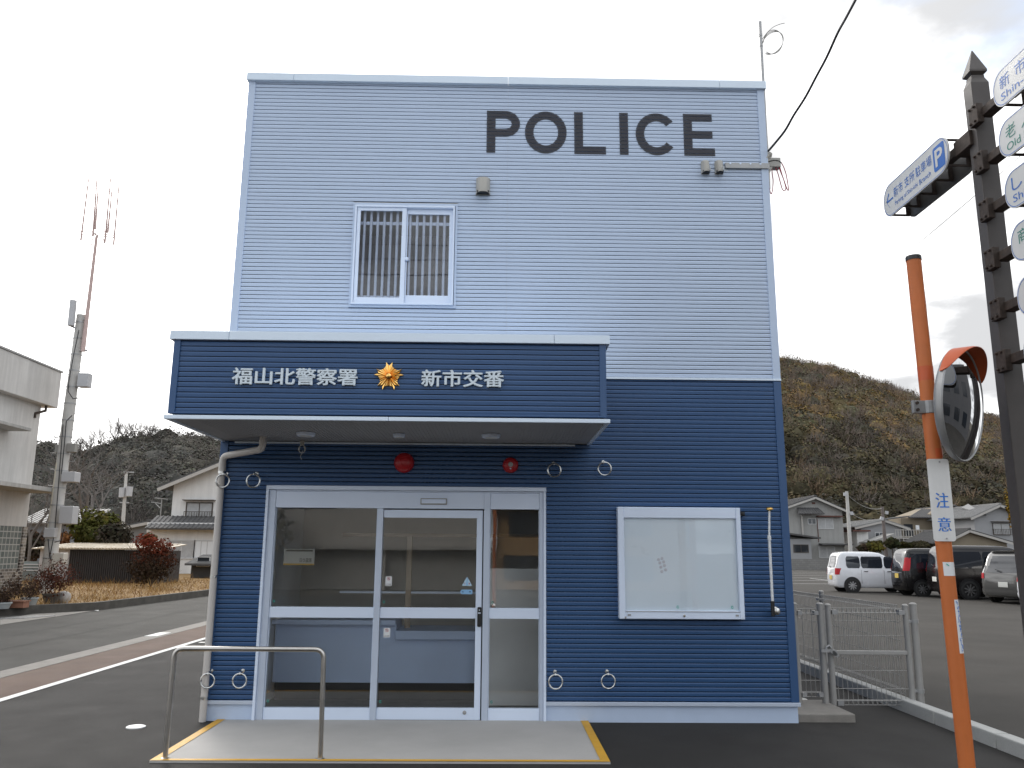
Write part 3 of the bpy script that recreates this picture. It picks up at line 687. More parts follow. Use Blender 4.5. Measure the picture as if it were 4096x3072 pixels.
m = MB(); m.box(-22, -13.26, 11, 15.6, 0, 2.28); m.box(-22, -13.26, 20.42, WE+.03, 0, 2.28); m.box(-22, -13.265, 15.6, 20.42, 0, .90); m.build('brick_base', BRK, t)
GB = brickmat('glass block', (.20, .22, .21), (.13, .15, .145), (.42, .42, .40), .21, .21, 'yz', 0, .018); GB.node_tree.nodes['Principled BSDF'].inputs['Roughness'].default_value = .2
for nd_ in GB.node_tree.nodes:
    if nd_.type == 'TEX_BRICK': nd_.offset = 0
m = MB(); m.box(-13.42, -13.31, 15.6, 20.42, .90, 2.28); m.build('glass_block_window', GB, t)
m = MB(); m.tube([(-13.1, 20.6, 6.5), (-13.1, 20.6, 6.3), (-13.28, 20.3, 6.15), (-13.28, 20.3, 6.0)], .05, 8); m.build('roof_drain', RUST, t, smooth=True)

# concrete utility pole with antennas
t = thing('utility_pole', 'concrete utility pole carrying grey boxes and a tall antenna mast at left', 'utility pole', (-12.19, 20, .12))
pb, ptp = at(186, 2350, 20), at(326, 1260, 20)
ptp = Vector((pb.x+(ptp.x-pb.x), 20, ptp.z))
m = MB(); m.tube([pb-(ptp-pb)*.03, ptp], [.23, .155], 16); m.build('pole', POLEC, t, smooth=True)
for q in np.linspace(.04, .97, 16):
    m = MB(); c = pb.lerp(ptp, q); rr_ = .23-.075*q; m.tube([c-Z_*.02, c+Z_*.02], rr_+.012, 16); m.build('band', GALV, t, smooth=True)
m = MB()
for i, q in enumerate(np.linspace(.30, .80, 18)):
    c = pb.lerp(ptp, q); sg = 1 if i % 2 else -1; m.tube([c+X_*sg*.15, c+X_*sg*.38, c+X_*sg*.38+Z_*.04], .010, 5)
m.build('step_bolt', GALV, t)
def zbox(name, x0, x1, y0, y1, mat, Y=19.72, d=.2):
    a, b = at(*z2(x0, y0), Y), at(*z2(x1, y1), Y); m = MB(); m.box(a.x, b.x, Y, Y+d, b.z, a.z); return m.build(name, mat, t, bevel=.02)
GBOX = M('grey metal cabinet', (.28, .27, .25), .55, .2, .08, 4)
zbox('equipment_box', 470, 527, 288, 372, BOXG, 19.8, .3); zbox('junction_box', 332, 366, 722, 770, GBOX, 19.9); zbox('junction_box', 402, 450, 712, 766, GBOX, 19.8)
zbox('equipment_box', 372, 448, 884, 946, BOXG, 19.7, .4); zbox('equipment_box', 362, 432, 1092, 1200, BOXG, 19.6, .4); zbox('meter_box', 266, 326, 1224, 1282, BOXG, 19.7); zbox('meter_box', 316, 378, 1374, 1444, M('cream cabinet', (.50, .48, .43), .5, 0, .05), 19.6, .3)
m = MB(); m.tube([at(*z2(345, 830), 19.85), at(*z2(300, 1180), 19.85), at(*z2(254, 1570), 19.85)], .04, 8); m.build('conduit', M('yellowed conduit', (.52, .48, .38), .5, 0, .05), t, smooth=True)
m = MB()
for pts in ([(476, 30), (440, 200), (415, 340), (410, 400), (440, 445), (480, 440)], [(380, 600), (365, 800), (350, 1000), (330, 1250), (300, 1400)], [(385, 1230), (370, 1300), (330, 1310)], [(290, 1290), (300, 1400), (330, 1470), (350, 1450)], [(435, 545), (400, 580), (390, 700), (370, 900)]):
    m.tube([at(*z2(*p), 19.74) for p in pts], .016, 5)
m.build('cable', CABLE, t, smooth=True)
mb_, mt_ = at(*z1(500, 1215), 19.9), at(*z1(583, 520), 19.9)
m = MB(); m.tube([mb_, mt_], [.075, .05], 10); m.build('antenna_mast', POLEP, t, smooth=True)
m = MB()
for yv in (1020, 1210): a, b = at(*z1(470, yv), 19.95), at(*z1(525, yv), 19.9); m.bar(a, b, .06, .06)
m.build('mast_bracket', GALV, t)
m = MB()
for (x0, y0, x1, y1) in ((535, 175, 488, 545), (585, 162, 560, 520), (667, 173, 632, 560), (718, 205, 685, 572), (592, 232, 575, 480), (674, 250, 650, 500)):
    m.tube([at(*z1(x1, y1), 19.9), at(*z1(x0, y0), 19.9)], [.037, .027], 5)
m.build('whip_antenna', POLEP, t)
m = MB()
for (x0, y0, x1, y1) in ((485, 490, 590, 505), (488, 512, 590, 512), (590, 505, 690, 515), (590, 515, 690, 528), (550, 485, 600, 530), (560, 530, 548, 590), (620, 520, 632, 580), (600, 500, 640, 490)):
    m.bar(at(*z1(x0, y0), 19.9), at(*z1(x1, y1), 19.9), .03, .03)
m.build('antenna_arm', POLEP, t)
m = MB(); a, b = at(*z1(428, 1060), 19.7), at(*z1(443, 908), 19.7); m.tube([a, b], .115, 14); m.build('panel_antenna', BOXG, t, smooth=True)
m = MB(); m.bar(at(*z1(425, 1062), 19.8), at(*z1(470, 1080), 19.9), .05, .05); m.build('antenna_bracket', GALV, t)
# small far pole and TV antenna
t = thing('utility_pole', 'thin distant utility pole with transformers before the left wood', 'utility pole', at(490, 2160, 62))
a, b = at(490, 2165, 62), at(506, 1885, 62); m = MB(); m.tube([Vector((a.x, 62, 0)), b], [.19, .11], 10); m.build('pole', POLEC, t)
m = MB(); m.bar(at(495, 1888, 62), at(536, 1889, 62), .1, .1); m.bar(at(480, 2010, 62), at(516, 2011, 62), .1, .1); m.build('cross_arm', GALV, t)
m = MB(); m.lathe([(.25, -.4), (.27, .4)], at(489, 1970, 61.8), n=10); m.lathe([(.25, -.4), (.27, .4)], at(517, 1966, 61.8), n=10); m.build('transformer', BOXG, t)
t = thing('tv_antenna', 'rooftop television antenna beside the white house', 'antenna', at(642, 2090, 47))
m = MB(); m.tube([at(640, 2092, 47), at(647, 1998, 47)], .03, 6)
m.build('mast', GALV, t)
m = MB(); m.bar(at(622, 1991, 47), at(670, 1997, 47), .05, .05); m.bar(at(606, 2008, 47), at(645, 2014, 47), .05, .05); m.bar(at(622, 2014, 47), at(640, 2032, 47), .04, .04)
for u in (630, 640, 650, 660): a = at(u, 1994, 47); m.bar(a+Y_*.5, a-Y_*.5, .02, .02)
m.build('elements', GALV, t)

# planters on the low wall
TERR = M('terracotta pot', (.26, .12, .075), .8, 0, .15, 8); PALEP = M('pale grey pot', (.34, .36, .36), .7, 0, .1, 8)
def planter(label, u, v, Y, w_, h_, mat, round_=True, plant=(.07, .045, .032), ph=.6, pw=.5, n=500):
    b = at(u, v, Y); b.z = .16; t = thing('planter', label, 'planter', b, 'planters along the low wall'); m = MB()
    if round_: m.lathe([(w_*.38, 0), (w_*.5, h_), (w_*.54, h_), (w_*.54, h_+.03), (w_*.46, h_+.03), (w_*.44, h_-.02)], b, n=18)
    else:
        x, y, z = b; m.box(x-w_*.5, x+w_*.5, y-.13, y+.13, z, z+h_); m.box(x-w_*.54, x+w_*.54, y-.16, y+.16, z+h_, z+h_+.03)
    m.build('pot', mat, t, smooth=round_)
    V1 = join([leaf_cloud((b.x, b.y, b.z+h_+ph*.45), (pw, pw*.7, ph*.5), n, .028, plant, inner=.2, lump=.3), twig_cloud((b.x, b.y, b.z+h_+ph*.2), (pw*1.1, pw*.8, ph*.8), 140, .010, .35, (.06, .04, .03))])
    arrobj('plant', V1[0]-np.array(b), V1[1], V1[2], LEAF, t)
planter('terracotta trough with dry plants by the brick wall corner', 60, 2412, 12.6, .55, .14, TERR, False, ph=.7, pw=.4)
planter('round pale grey pot between the trough and the dark bush', 118, 2408, 13.3, .38, .17, PALEP, True, ph=.5, pw=.25, n=160)
planter('pot overgrown by a bushy reddish dark plant at the pole foot', 205, 2385, 14.2, .42, .22, M('dark pot', (.07, .06, .05), .8, 0, .1), True, (.085, .035, .025), ph=.95, pw=.62, n=1500)
planter('white edged pot at the left frame edge below the brick wall', 8, 2420, 12.2, .4, .12, PALEP, True, ph=.4, pw=.25, n=200)
b = at(253, 2398, 14.6); m = MB(); m.lathe([(.01, -.16), (.1, -.15), (.17, -.06), (.185, .02), (.16, .11), (.09, .165), (.01, .18)], (b.x, b.y, .28), n=18); tag(m.build('stone_ball', M('pale stone', (.40, .38, .36), .85, 0, .12, 8), smooth=True), 'round pale stone ball resting at the low wall corner', 'stone')
# grating in the gutter, white mark
m = MB(); a = atZ(150, 2462, .01); 
for k in range(7): m.obox((-8.35+k*.085, 11.6+k*.035, .012), (.012, 0, 0), (.14, .42, 0), (0, 0, .008))
tag(m.build('drain_grating', GALV), 'steel drain grating in the road edge below the planters', 'grating')
g = MB(); pts = [atZ(324, 2432, .004), atZ(330, 2430, .004), atZ(397, 2440, .004), atZ(392, 2444, .004)]; g.face(pts); struct('white_edge_mark', g, WHITEP)
g = MB(); pts = [atZ(0, 2499, .003), atZ(0, 2478, .003), atZ(130, 2456, .003), atZ(380, 2442, .003), atZ(250, 2462, .003)]; g.face(pts); struct('concrete_gutter', g, KERBC)
m = MB(); m.lathe([(.084, 0), (.084, .008), (.075, .012), (.0, .012)], (-.483, -.298, .001), n=28); tag(m.build('drain_cover', M('white plastic lid', (.80, .80, .78), .5, 0, .03), smooth=True), 'small round white drain cover set in the asphalt left of the slab', 'drain cover')

# ================================================================== POLICE BOX
W, HT, HD = 5.69, 6.745, 3.363
police = thing('police_box', 'two-storey pale silver and navy ribbed metal police box building', 'building', (0, 0, 0))
PITCH, GW, GD = .0441, .0075, .012
def siding(m, o, a, nrm, length, z0, z1, holes=(), seams=(), zref=0.0, gap=.0014):
    """ribbed siding on the plane through o along a; nrm points out. slats mi 0, joints mi 1"""
    o, a, nrm = Vector(o), Vector(a), Vector(nrm)
    k = math.floor((z0-zref)/PITCH)
    P = lambda s, z, d: o+a*s+nrm*d+Z_*(z-o.z)
    while zref+k*PITCH < z1:
        zb = zref+k*PITCH; k += 1; za, zc = max(zb, z0), min(zb+PITCH, z1)
        if zc-za < .002: continue
        zmid = (za+zc)/2; iv = [(0, length)]
        for (h0, h1, hz0, hz1) in holes:
            if hz0 <= zmid <= hz1:
                nv = []
                for p, q in iv:
                    if h1 <= p or h0 >= q: nv.append((p, q)); continue
                    if h0 > p: nv.append((p, h0))
                    if h1 < q: nv.append((h1, q))
                iv = nv
        for sm in seams:
            nv = []
            for p, q in iv:
                if p < sm < q: nv += [(p, sm-gap/2), (sm+gap/2, q)]
                else: nv.append((p, q))
            iv = nv
        zg = min(za+GW, zc)
        for p, q in iv:
            m.add([P(p, za, -GD), P(q, za, -GD), P(q, zg, -GD), P(p, zg, -GD)], [(0, 1, 2, 3)], 1)
            m.add([P(p, zg, -GD), P(q, zg, -GD), P(q, zg, -.001), P(p, zg, -.001)], [(0, 1, 2, 3)], 0)
            zq = zc-(zc-zg)*.30
            m.add([P(p, zg, -.001), P(q, zg, -.001), P(q, zq, 0.0012), P(p, zq, 0.0012)], [(0, 1, 2, 3)], 0)
            m.add([P(p, zq, .0012), P(q, zq, .0012), P(q, zc, -.0018), P(p, zc, -.0018)], [(0, 1, 2, 3)], 0)
            m.add([P(p, zc, -.0018), P(q, zc, -.0018), P(q, zc, -GD), P(p, zc, -GD)], [(0, 1, 2, 3)], 0)
DEP = 7.2
m = MB()
siding(m, (0, 0, 0), X_, -Y_, W, HD, 6.66, holes=[(1.203, 2.322, 4.082, 5.245)], seams=[2.853], zref=.0135)
siding(m, (W, 0, 0), Y_, X_, DEP, HD, 6.66, zref=.0135); siding(m, (0, DEP, 0), -Y_, -X_, DEP, HD, 6.66, zref=.0135)
m.build('siding', [SILVER, GROOVE], police, fixn=False)['label'] = 'pale silver blue ribbed siding of the upper storey'
m = MB()
siding(m, (0, 0, 0), X_, -Y_, W, .18, HD-.02, holes=[(.478, 3.268, -1, 2.225)], seams=[], zref=.0135)
siding(m, (W, 0, 0), Y_, X_, DEP, .18, HD-.02, zref=.0135); siding(m, (0, DEP, 0), -Y_, -X_, DEP, .18, HD-.02, zref=.0135)
m.build('siding', [NAVY, GROOVE], police, fixn=False)['label'] = 'navy blue ribbed siding of the ground floor'
# solid core walls, roof, back, rooms inside
m = MB(); T = .14
m.box(.012, W-.012, DEP-T, DEP, 0, 6.6)                                    # back
m.box(.012, .012+T, .15, DEP-T, 0, 6.6); m.box(W-.012-T, W-.012, .15, DEP-T, 0, 6.6)
m.box(.012, .478, .012, .15, 0, 2.7); m.box(3.268, W-.012, .012, .15, 0, 2.7); m.box(.478, 3.268, .012, .15, 2.23, 2.7)
m.box(.012, W-.012, .012, .15, 2.7, 4.06); m.box(.012, 1.2, .012, .15, 4.06, 5.25); m.box(2.325, W-.012, .012, .15, 4.06, 5.25); m.box(.012, W-.012, .012, .15, 5.25, 6.6)
m.box(.152, W-.152, 3.1, 3.2, .012, 2.62); m.build('inner_wall', INTWALL, police)  # cross partition added to brighten the room behind the entrance glass
m = MB(); m.box(.152, W-.152, .15, DEP-T, 6.3, 6.4); m.box(.152, W-.152, .15, DEP-T, 2.62, 2.9); m.build('inner_ceiling', INTWALL, police)
m = MB(); m.box(.152, W-.152, .15, DEP-T, -.01, .012); m.box(.48, 3.266, .09, .15, -.01, .011); m.build('inner_floor', INTD, police)
# trims
m = MB()
m.box(-.012, .066, -.012, .07, HD+.004, 6.66); m.build('corner_trim', SILVER, police, bevel=.003); m = MB(); m.box(W-.066, W+.012, -.012, .07, HD+.004, 6.66); m.build('corner_trim', SILVER, police, bevel=.003)
m = MB(); m.box(-.012, .066, -.012, .07, .19, HD-.025); m.build('corner_trim', NAVY, police, bevel=.003); m = MB(); m.box(W-.066, W+.012, -.012, .07, .19, HD-.025); m.build('corner_trim', NAVY, police, bevel=.003)
m = MB(); m.box(3.72, W+.014, -.018, .0, HD-.018, HD+.003); m.build('divider_flashing', CAPW, police)
m = MB()
xs_ = [-.03, .488, 2.851, 5.2, W+.03]
for a, b in zip(xs_, xs_[1:]): m.box(a+.0015, b-.0015, -.045, .16, 6.655, 6.745)
m.box(-.03, .12, .16, DEP+.03, 6.655, 6.745); m.box(W-.12, W+.03, .16, DEP+.03, 6.655, 6.745); m.box(-.03, W+.03, DEP-.1, DEP+.03, 6.654, 6.744)
m.build('parapet_cap', CAPW, police, bevel=.004)
m = MB(); m.box(.012, .486, .008, .1, -.02, .153); m.box(3.262, W-.002, .008, .1, -.02, .153); m.box(W-.1, W-.006, .1, DEP, -.02, .153); m.box(.006, .1, .1, DEP, -.02, .153); m.build('plinth', BASEW, police)
m = MB(); m.box(-.008, .486, -.022, .012, .153, .188); m.box(3.262, W+.02, -.022, .012, .153, .188); m.box(W-.01, W+.02, .012, DEP, .153, .188); m.build('base_flashing', ALU, police, bevel=.003)

# POLICE lettering: flat painted letters, cut where the siding joints run
def ringpts(cx, cz, rx, rz, t, a0, a1, n=40):
    o = [(cx+rx*math.cos(R(a0+(a1-a0)*k/n)), cz+rz*math.sin(R(a0+(a1-a0)*k/n))) for k in range(n+1)]
    i = [(cx+(rx-t)*math.cos(R(a0+(a1-a0)*k/n)), cz+(rz-t)*math.sin(R(a0+(a1-a0)*k/n))) for k in range(n+1)]
    return o, i
yl = -.0042
ZB, ZT, TK = 5.853, 6.352, .096; zmid = 6.055; rz_ = (ZT-(zmid-.012))/2
def rect(m, x0, x1, z0, z1): m.face([(x0, yl, z0), (x1, yl, z0), (x1, yl, z1), (x0, yl, z1)])
def strip(m, oi):
    o, i = oi
    for k in range(len(o)-1): m.face([(o[k][0], yl, o[k][1]), (o[k+1][0], yl, o[k+1][1]), (i[k+1][0], yl, i[k+1][1]), (i[k][0], yl, i[k][1])])
LT = [MB() for _ in range(6)]
rect(LT[0], 2.62, 2.62+TK, ZB, ZT); rect(LT[0], 2.62+TK, 2.82, ZT-TK+.004, ZT); rect(LT[0], 2.62+TK, 2.82, zmid-.012, zmid-.012+TK-.004)
strip(LT[0], ringpts(2.82, (ZT+zmid-.012)/2, .165, rz_, TK-.004, -90, 90, 24))
strip(LT[1], ringpts(3.268, (ZB+ZT)/2, .229, .25, TK-.002, 0, 360, 56))
rect(LT[2], 3.581, 3.581+TK, ZB, ZT); rect(LT[2], 3.581+TK, 3.927, ZB, ZB+TK-.006)
rect(LT[3], 4.079, 4.079+TK, ZB, ZT)
strip(LT[4], ringpts(4.487, (ZB+ZT)/2, .230, .25, TK-.002, 38, 322, 48))
rect(LT[5], 4.786, 4.786+TK, ZB, ZT)
for z in (ZB, (ZB+ZT)/2-.041, ZT-TK+.006): rect(LT[5], 4.786+TK, 5.126 if z == ZB else 5.105, z, z+TK-.006)
for mm in LT:
    lo = mm.build('letter', LETTERB, police, fixn=False)
    bm = bmesh.new(); bm.from_mesh(lo.data); k0 = math.floor((ZB-.0135)/PITCH)
    for k in range(k0, k0+14):
        for zc in (.0135+k*PITCH, .0135+k*PITCH+GW):
            bmesh.ops.bisect_plane(bm, geom=bm.verts[:]+bm.edges[:]+bm.faces[:], plane_co=(0, 0, zc), plane_no=(0, 0, 1))
    kill = [f for f in bm.faces if ((f.calc_center_median().z-.0135) % PITCH) < GW]
    bmesh.ops.delete(bm, geom=kill, context='FACES'); bm.to_mesh(lo.data); bm.free()

# upper window
wx0, wx1, wz0, wz1 = 1.203, 2.322, 4.082, 5.245
m = MB(); a = .024
m.box(wx0, wx1, -.016, .03, wz1-a, wz1); m.box(wx0, wx1, -.016, .03, wz0, wz0+a); m.box(wx0, wx0+a, -.015, .03, wz0+a, wz1-a); m.box(wx1-a, wx1, -.015, .03, wz0+a, wz1-a)
win = m.build('window', SILVER, police, bevel=.002)
m = MB(); fx0, fx1, fz0, fz1 = 1.228, 2.293, 4.108, 5.214
m.box(fx0, fx1, -.034, .09, fz1-.022, fz1); m.box(fx0, fx1, -.04, .09, fz0, fz0+.02); m.box(fx0, fx0+.02, -.033, .09, fz0+.02, fz1-.022); m.box(fx1-.02, fx1, -.033, .09, fz0+.02, fz1-.022)
# left sash (front) and right sash
m.box(1.252, 1.288, -.020, .01, 4.13, 5.19); m.box(1.732, 1.778, -.022, .01, 4.13, 5.19); m.box(1.288, 1.732, -.019, .01, 5.155, 5.19); m.box(1.288, 1.732, -.019, .01, 4.13, 4.188)
m.box(1.779, 1.792, .012, .04, 4.13, 5.19); m.box(2.235, 2.271, .012, .04, 4.13, 5.19); m.box(1.792, 2.235, .013, .04, 5.132, 5.19); m.box(1.792, 2.235, .013, .04, 4.13, 4.225)
m.build('window_frame', ALUW, win, bevel=.002)
m = MB(); m.box(1.288, 1.732, -.006, -.002, 4.188, 5.155); m.build('pane', GLASSW, win)
m = MB(); m.box(1.792, 2.235, .024, .028, 4.225, 5.132); m.build('pane', GLASSW, win)
m = MB()
for k in range(6): x = 1.322+k*.0705; m.tube([(x, .058, 4.14), (x, .058, 5.19)], .0145, 8)
for k in range(7): x = 1.812+k*.0735; m.tube([(x, .058, 4.14), (x, .058, 5.19)], .0145, 8)
m.build('grille_bars', ALUW, win, smooth=True)
m = MB(); m.box(1.25, 2.28, .072, .084, 5.03, 5.065); m.box(1.25, 2.28, .072, .084, 4.20, 4.235); m.build('grille_rails', ALUW, win)
m = MB(); m.lathe([(.0, .02), (.018, .018), (.022, 0), (.022, -.01)], (1.793, -.002, 4.62), 'y', 14); m.build('window_latch', ALUW, win, smooth=True)
m = MB(); x = 1.15
while x < 2.4: m.tube([(x, .34+.02*math.sin(x*60), 4.0), (x, .34+.02*math.sin(x*60), 5.0)], .032, 6); x += .05
m.build('curtain', CURT, win, smooth=True)

# canopy
cd, cx0, cx1, cz0, cz1 = 1.496, .0, 3.715, 2.655, 3.41
m = MB()
siding(m, (cx0+.03, -cd+.02, 0), X_, -Y_, cx1-cx0-.06, cz0+.05, 3.335, zref=.0165)
siding(m, (cx1-.03, -cd+.02, 0), Y_, X_, cd-.02, cz0+.05, 3.335, zref=.0165); siding(m, (cx0+.03, 0, 0), -Y_, -X_, cd-.02, cz0+.05, 3.335, zref=.0165)
can = m.build('canopy', [NAVY, GROOVE], police, fixn=False)
m = MB(); m.box(cx0+.045, cx1-.045, -cd+.045, -.002, cz0+.045, 3.33); m.build('canopy_core', NAVY, can)
m = MB()
for x0, x1 in ((cx0+.022, cx0+.078), (cx1-.078, cx1-.022)): m.box(x0, x1, -cd+.008, -cd+.07, cz0+.048, 3.333)
m.box(cx0+.022, cx1-.022, -cd+.010, -cd+.02, cz0+.048, cz0+.062)
m.build('canopy_corner_trim', NAVY, can, bevel=.003)
m = MB(); xs_ = [-.012, .488, 3.25, cx1+.012]
for a, b in zip(xs_, xs_[1:]): m.box(a+.0015, b-.0015, -cd-.012, -cd+.12, 3.335, 3.412)
m.box(-.012, .11, -cd+.12, -.002, 3.335, 3.412); m.box(cx1-.11, cx1+.012, -cd+.12, -.002, 3.335, 3.412); m.box(.11, cx1-.11, -cd+.12, -.002, 3.335, 3.37)
m.build('canopy_cap', CAPW, can, bevel=.004)
m = MB(); m.box(-.004, 1.86, -cd-.004, -cd+.03, cz0, cz0+.033); m.box(1.863, cx1+.004, -cd-.004, -cd+.03, cz0, cz0+.033)
m.box(-.004, .03, -cd+.03, -.002, cz0, cz0+.037); m.box(cx1-.03, cx1+.004, -cd+.03, -.002, cz0, cz0+.037); m.build('canopy_fascia', CAPW, can, bevel=.003)
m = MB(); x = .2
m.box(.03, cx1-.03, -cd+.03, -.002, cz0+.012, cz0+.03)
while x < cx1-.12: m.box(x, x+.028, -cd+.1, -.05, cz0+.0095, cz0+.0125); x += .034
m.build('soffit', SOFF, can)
m = MB(); m.box(.13, 3.56, -.02, -.002, cz0-.012, cz0+.004); m.build('soffit_edge_strip', CAPW, can)
# lettering on the canopy
yt = -cd+.020
def facade_text(body, x0, x1, z0, z1, y, mat, name, parent, bold=.022, th=.018):
    vs, fs = fit(fat(body, bold, .02, 3), x0, x1, z0, z1); m = MB()
    m.geo(([(x, z, q/.02*th/2) for x, z, q in vs], fs), (0, y-th/2, 0), X_, Z_, -Y_); return m.build(name, mat, parent, fixn=False)
facade_text('福山北警察署', .536, 1.589, 2.951, 3.098, yt-.008, LETTERW, 'station_lettering', can)
facade_text('新市交番', 2.126, 2.824, 2.949, 3.097, yt-.008, LETTERW, 'post_lettering', can)
# emblem of gilt rays
m = MB(); ex, ez, er = 1.851, 3.036, .118
ang = [0, 6, 12.5, 15.5, 19.5, 24, 28, 32, 36]; rad = [.76, .88, 1.06, .80, .76, .69, .725, .66, .69]; hts = [1, 0, .3, .5, .15, .6, .15, .6, .05]
prof = []
for gq in range(5):
    for sgn in (1, -1):
        seq = list(zip(ang, rad, hts)); seq = seq if sgn < 0 else seq
        lst = [(90+gq*72+sgn*a_, r_q, h_q) for a_, r_q, h_q in seq]
        prof += lst if sgn > 0 else lst[1:-1]
prof.sort(key=lambda q: q[0])
base = yt-.012; cv = [(ex, base-.03, ez)]; outv = []; botv = []
for a_, r_q, h_q in prof:
    c, s = math.cos(R(a_)), math.sin(R(a_)); outv.append((ex+c*er*r_q, base-.004-.010*h_q, ez+s*er*r_q)); botv.append((ex+c*er*r_q, base+.006, ez+s*er*r_q))
inn = [(ex+math.cos(R(a_))*er*.2, base-.012-.016*h_q, ez+math.sin(R(a_))*er*.2) for a_, r_q, h_q in prof]; n = len(prof)
m.add(outv+inn+botv, [(i, (i+1) % n, n+(i+1) % n, n+i) for i in range(n)]+[(i, 2*n+i, 2*n+(i+1) % n, (i+1) % n) for i in range(n)])
m.lathe([(.027, -.005), (.027, .012), (.022, .026), (.012, .034), (.001, .036)], (ex, base, ez), 'y', 20)
m.build('gold_emblem', GOLD, can, fixn=True)
# lamps in the soffit
def downlight(label, x, y, r):
    t = thing('ceiling_lamp', label, 'lamp', (x, y, cz0), 'round lamps under the canopy'); m = MB()
    m.lathe([(r, -.001), (r, -.012), (r*.93, -.030), (r*.80, -.034), (r*.72, -.03), (.001, -.03)], (x, y, cz0+.006), 'z', 28); m.build('trim_ring', ALUW, t, smooth=True)
    m = MB(); m.lathe([(r*.7, -.0305), (r*.55, -.037), (.001, -.04)], (x, y, cz0+.006), 'z', 24); m.build('diffuser', M('lamp diffuser', (.55, .55, .53), .4, 0, 0), t, smooth=True)
downlight('large round lamp at the left end of the canopy soffit', .994, -.69, .088); downlight('small round lamp at the middle of the canopy soffit', 1.856, -.67, .056); downlight('large round lamp at the right end of the canopy soffit', 2.714, -.685, .088)
# hook with looped cord under the canopy
t = thing('cord_hook', 'small hook with a looped white cord hanging under the canopy', 'hook', (.832, -.12, 2.655)); m = MB()
m.box(.815, .85, -.135, -.105, 2.615, 2.66); m.build('hook', PLASTG, t)
m = MB(); m.tube([(.832+.03*math.cos(q)*(1+.2*math.sin(q*2.3)), -.12, 2.575+.04*math.sin(q)) for q in np.linspace(0, 17, 50)], .0035, 5); m.tube([(.84, -.12, 2.56), (.82, -.12, 2.50), (.835, -.12, 2.47)], .0035, 5); m.build('cord', M('white cord', (.5, .5, .48), .7, 0, 0), t)

# drain pipe
def bend(pts, r=.05, n=6):
    pts = [Vector(p) for p in pts]; out = [pts[0]]
    for i in range(1, len(pts)-1):
        p, a, b = pts[i], (pts[i-1]-pts[i]), (pts[i+1]-pts[i]); ra = min(r, a.length*.45, b.length*.45); A_, B_ = p+a.normalized()*ra, p+b.normalized()*ra
        for k in range(n+1): q = k/n; out.append(A_*(1-q)**2+p*2*q*(1-q)+B_*q*q)
    return out+[pts[-1]]
m = MB(); m.tube(bend([(.50, -.33, 2.67), (.50, -.33, 2.545), (.032, -.040, 2.505), (.028, -.040, .002)], .06), .033, 16)
for p in ((.50, -.33, 2.60),): m.tube([Vector(p), Vector(p)+Z_*.03], .037, 16)
m.tube([(.031, -.04, 2.36), (.031, -.04, 2.44)], .0365, 16)
dp = m.build('drain_pipe', PIPE, police, smooth=True)
m = MB()
for z in (2.33, 1.32, .20): m.tube([(.030, -.04, z), (.030, -.04, z+.028)], .036, 16); m.box(.018, .044, -.03, .0, z+.004, z+.024)
m.build('pipe_clip', STEEL, dp, smooth=True)

# entrance front
m = MB(); m.box(.480, 3.268, -.035, .0, 2.182, 2.222); m.box(.480, .506, -.028, .06, 0, 2.182); m.box(3.240, 3.266, -.028, .06, 0, 2.182)
dfm = m.build('door_surround', ALUW, police, bevel=.003)
m = MB(); m.box(.507, .573, .0, .10, 0, 2.18); m.box(3.203, 3.239, .0, .10, 0, 2.18); m.box(.574, 3.202, .004, .10, 2.165, 2.182)
m.box(1.588, 1.646, .002, .09, .0, 2.005); m.box(2.648, 2.709, .002, .10, .0, 2.165); m.build('jambs', ALU, dfm, bevel=.003)
m = MB(); m.box(.574, 2.647, .006, .10, 2.006, 2.164); m.box(2.71, 3.202, .010, .10, 2.006, 2.164); m.build('header_panel', ALUW, dfm, bevel=.002)
m = MB(); m.box(2.012, 2.278, -.012, .006, 2.044, 2.108); sn = m.build('sensor_cover', GALV, dfm, bevel=.006); 
m = MB(); m.box(2.024, 2.266, -.020, -.0122, 2.056, 2.098); m.build('sensor_window', ALUW, dfm, bevel=.004)
def sidelight(name, x0, x1):
    m = MB(); m.box(x0, x1, .014, .08, .0, .12); m.box(x0, x1, .014, .08, .948, 1.049); m.box(x0, x0+.006, .016, .078, .10, 2.005); m.box(x1-.006, x1, .016, .078, .10, 2.005); s = m.build(name, ALUW, police, bevel=.003)
    m = MB(); m.box(x0, x1, .044, .050, .12, .948); m.build('pane', GLASS, s)
    m = MB(); m.box(x0, x1, .044, .050, 1.049, 2.006); m.build('pane', GLASS, s)
    m = MB()
    for z in (.175, 1.10):
        m.tube([(x0+.035+.009*math.cos(q), .043, z+.010*math.sin(q)) for q in np.linspace(.6, 6.0, 9)], .0028, 4)
    m.build('glass_mark', TEAL, s)
    return s
s1 = sidelight('sidelight', .574, 1.587); s2 = sidelight('sidelight', 2.71, 3.202)
m = MB(); m.box(1.647, 2.636, .020, .062, 1.915, 1.992); m.box(2.578, 2.636, .018, .064, .014, 1.915); m.box(1.647, 2.578, .020, .062, .014, .122); m.box(1.647, 2.578, .020, .062, .948, 1.049)
dl = m.build('sliding_door', ALUW, police, bevel=.003)
m = MB(); m.box(1.647, 2.578, .040, .046, .122, .948); m.build('pane', GLASS, dl); m = MB(); m.box(1.647, 2.578, .040, .046, 1.049, 1.915); m.build('pane', GLASS, dl)
a, b = at(*z5(1371, 785), .0), at(*z5(1391, 893), .0)
m = MB(); m.prism([(x, .016, z) for x, z in rrect(a.x, b.x, b.z, a.z, .012, 4)], (0, -.020, 0)); m.build('door_handle', BLACK, dl, bevel=.003)
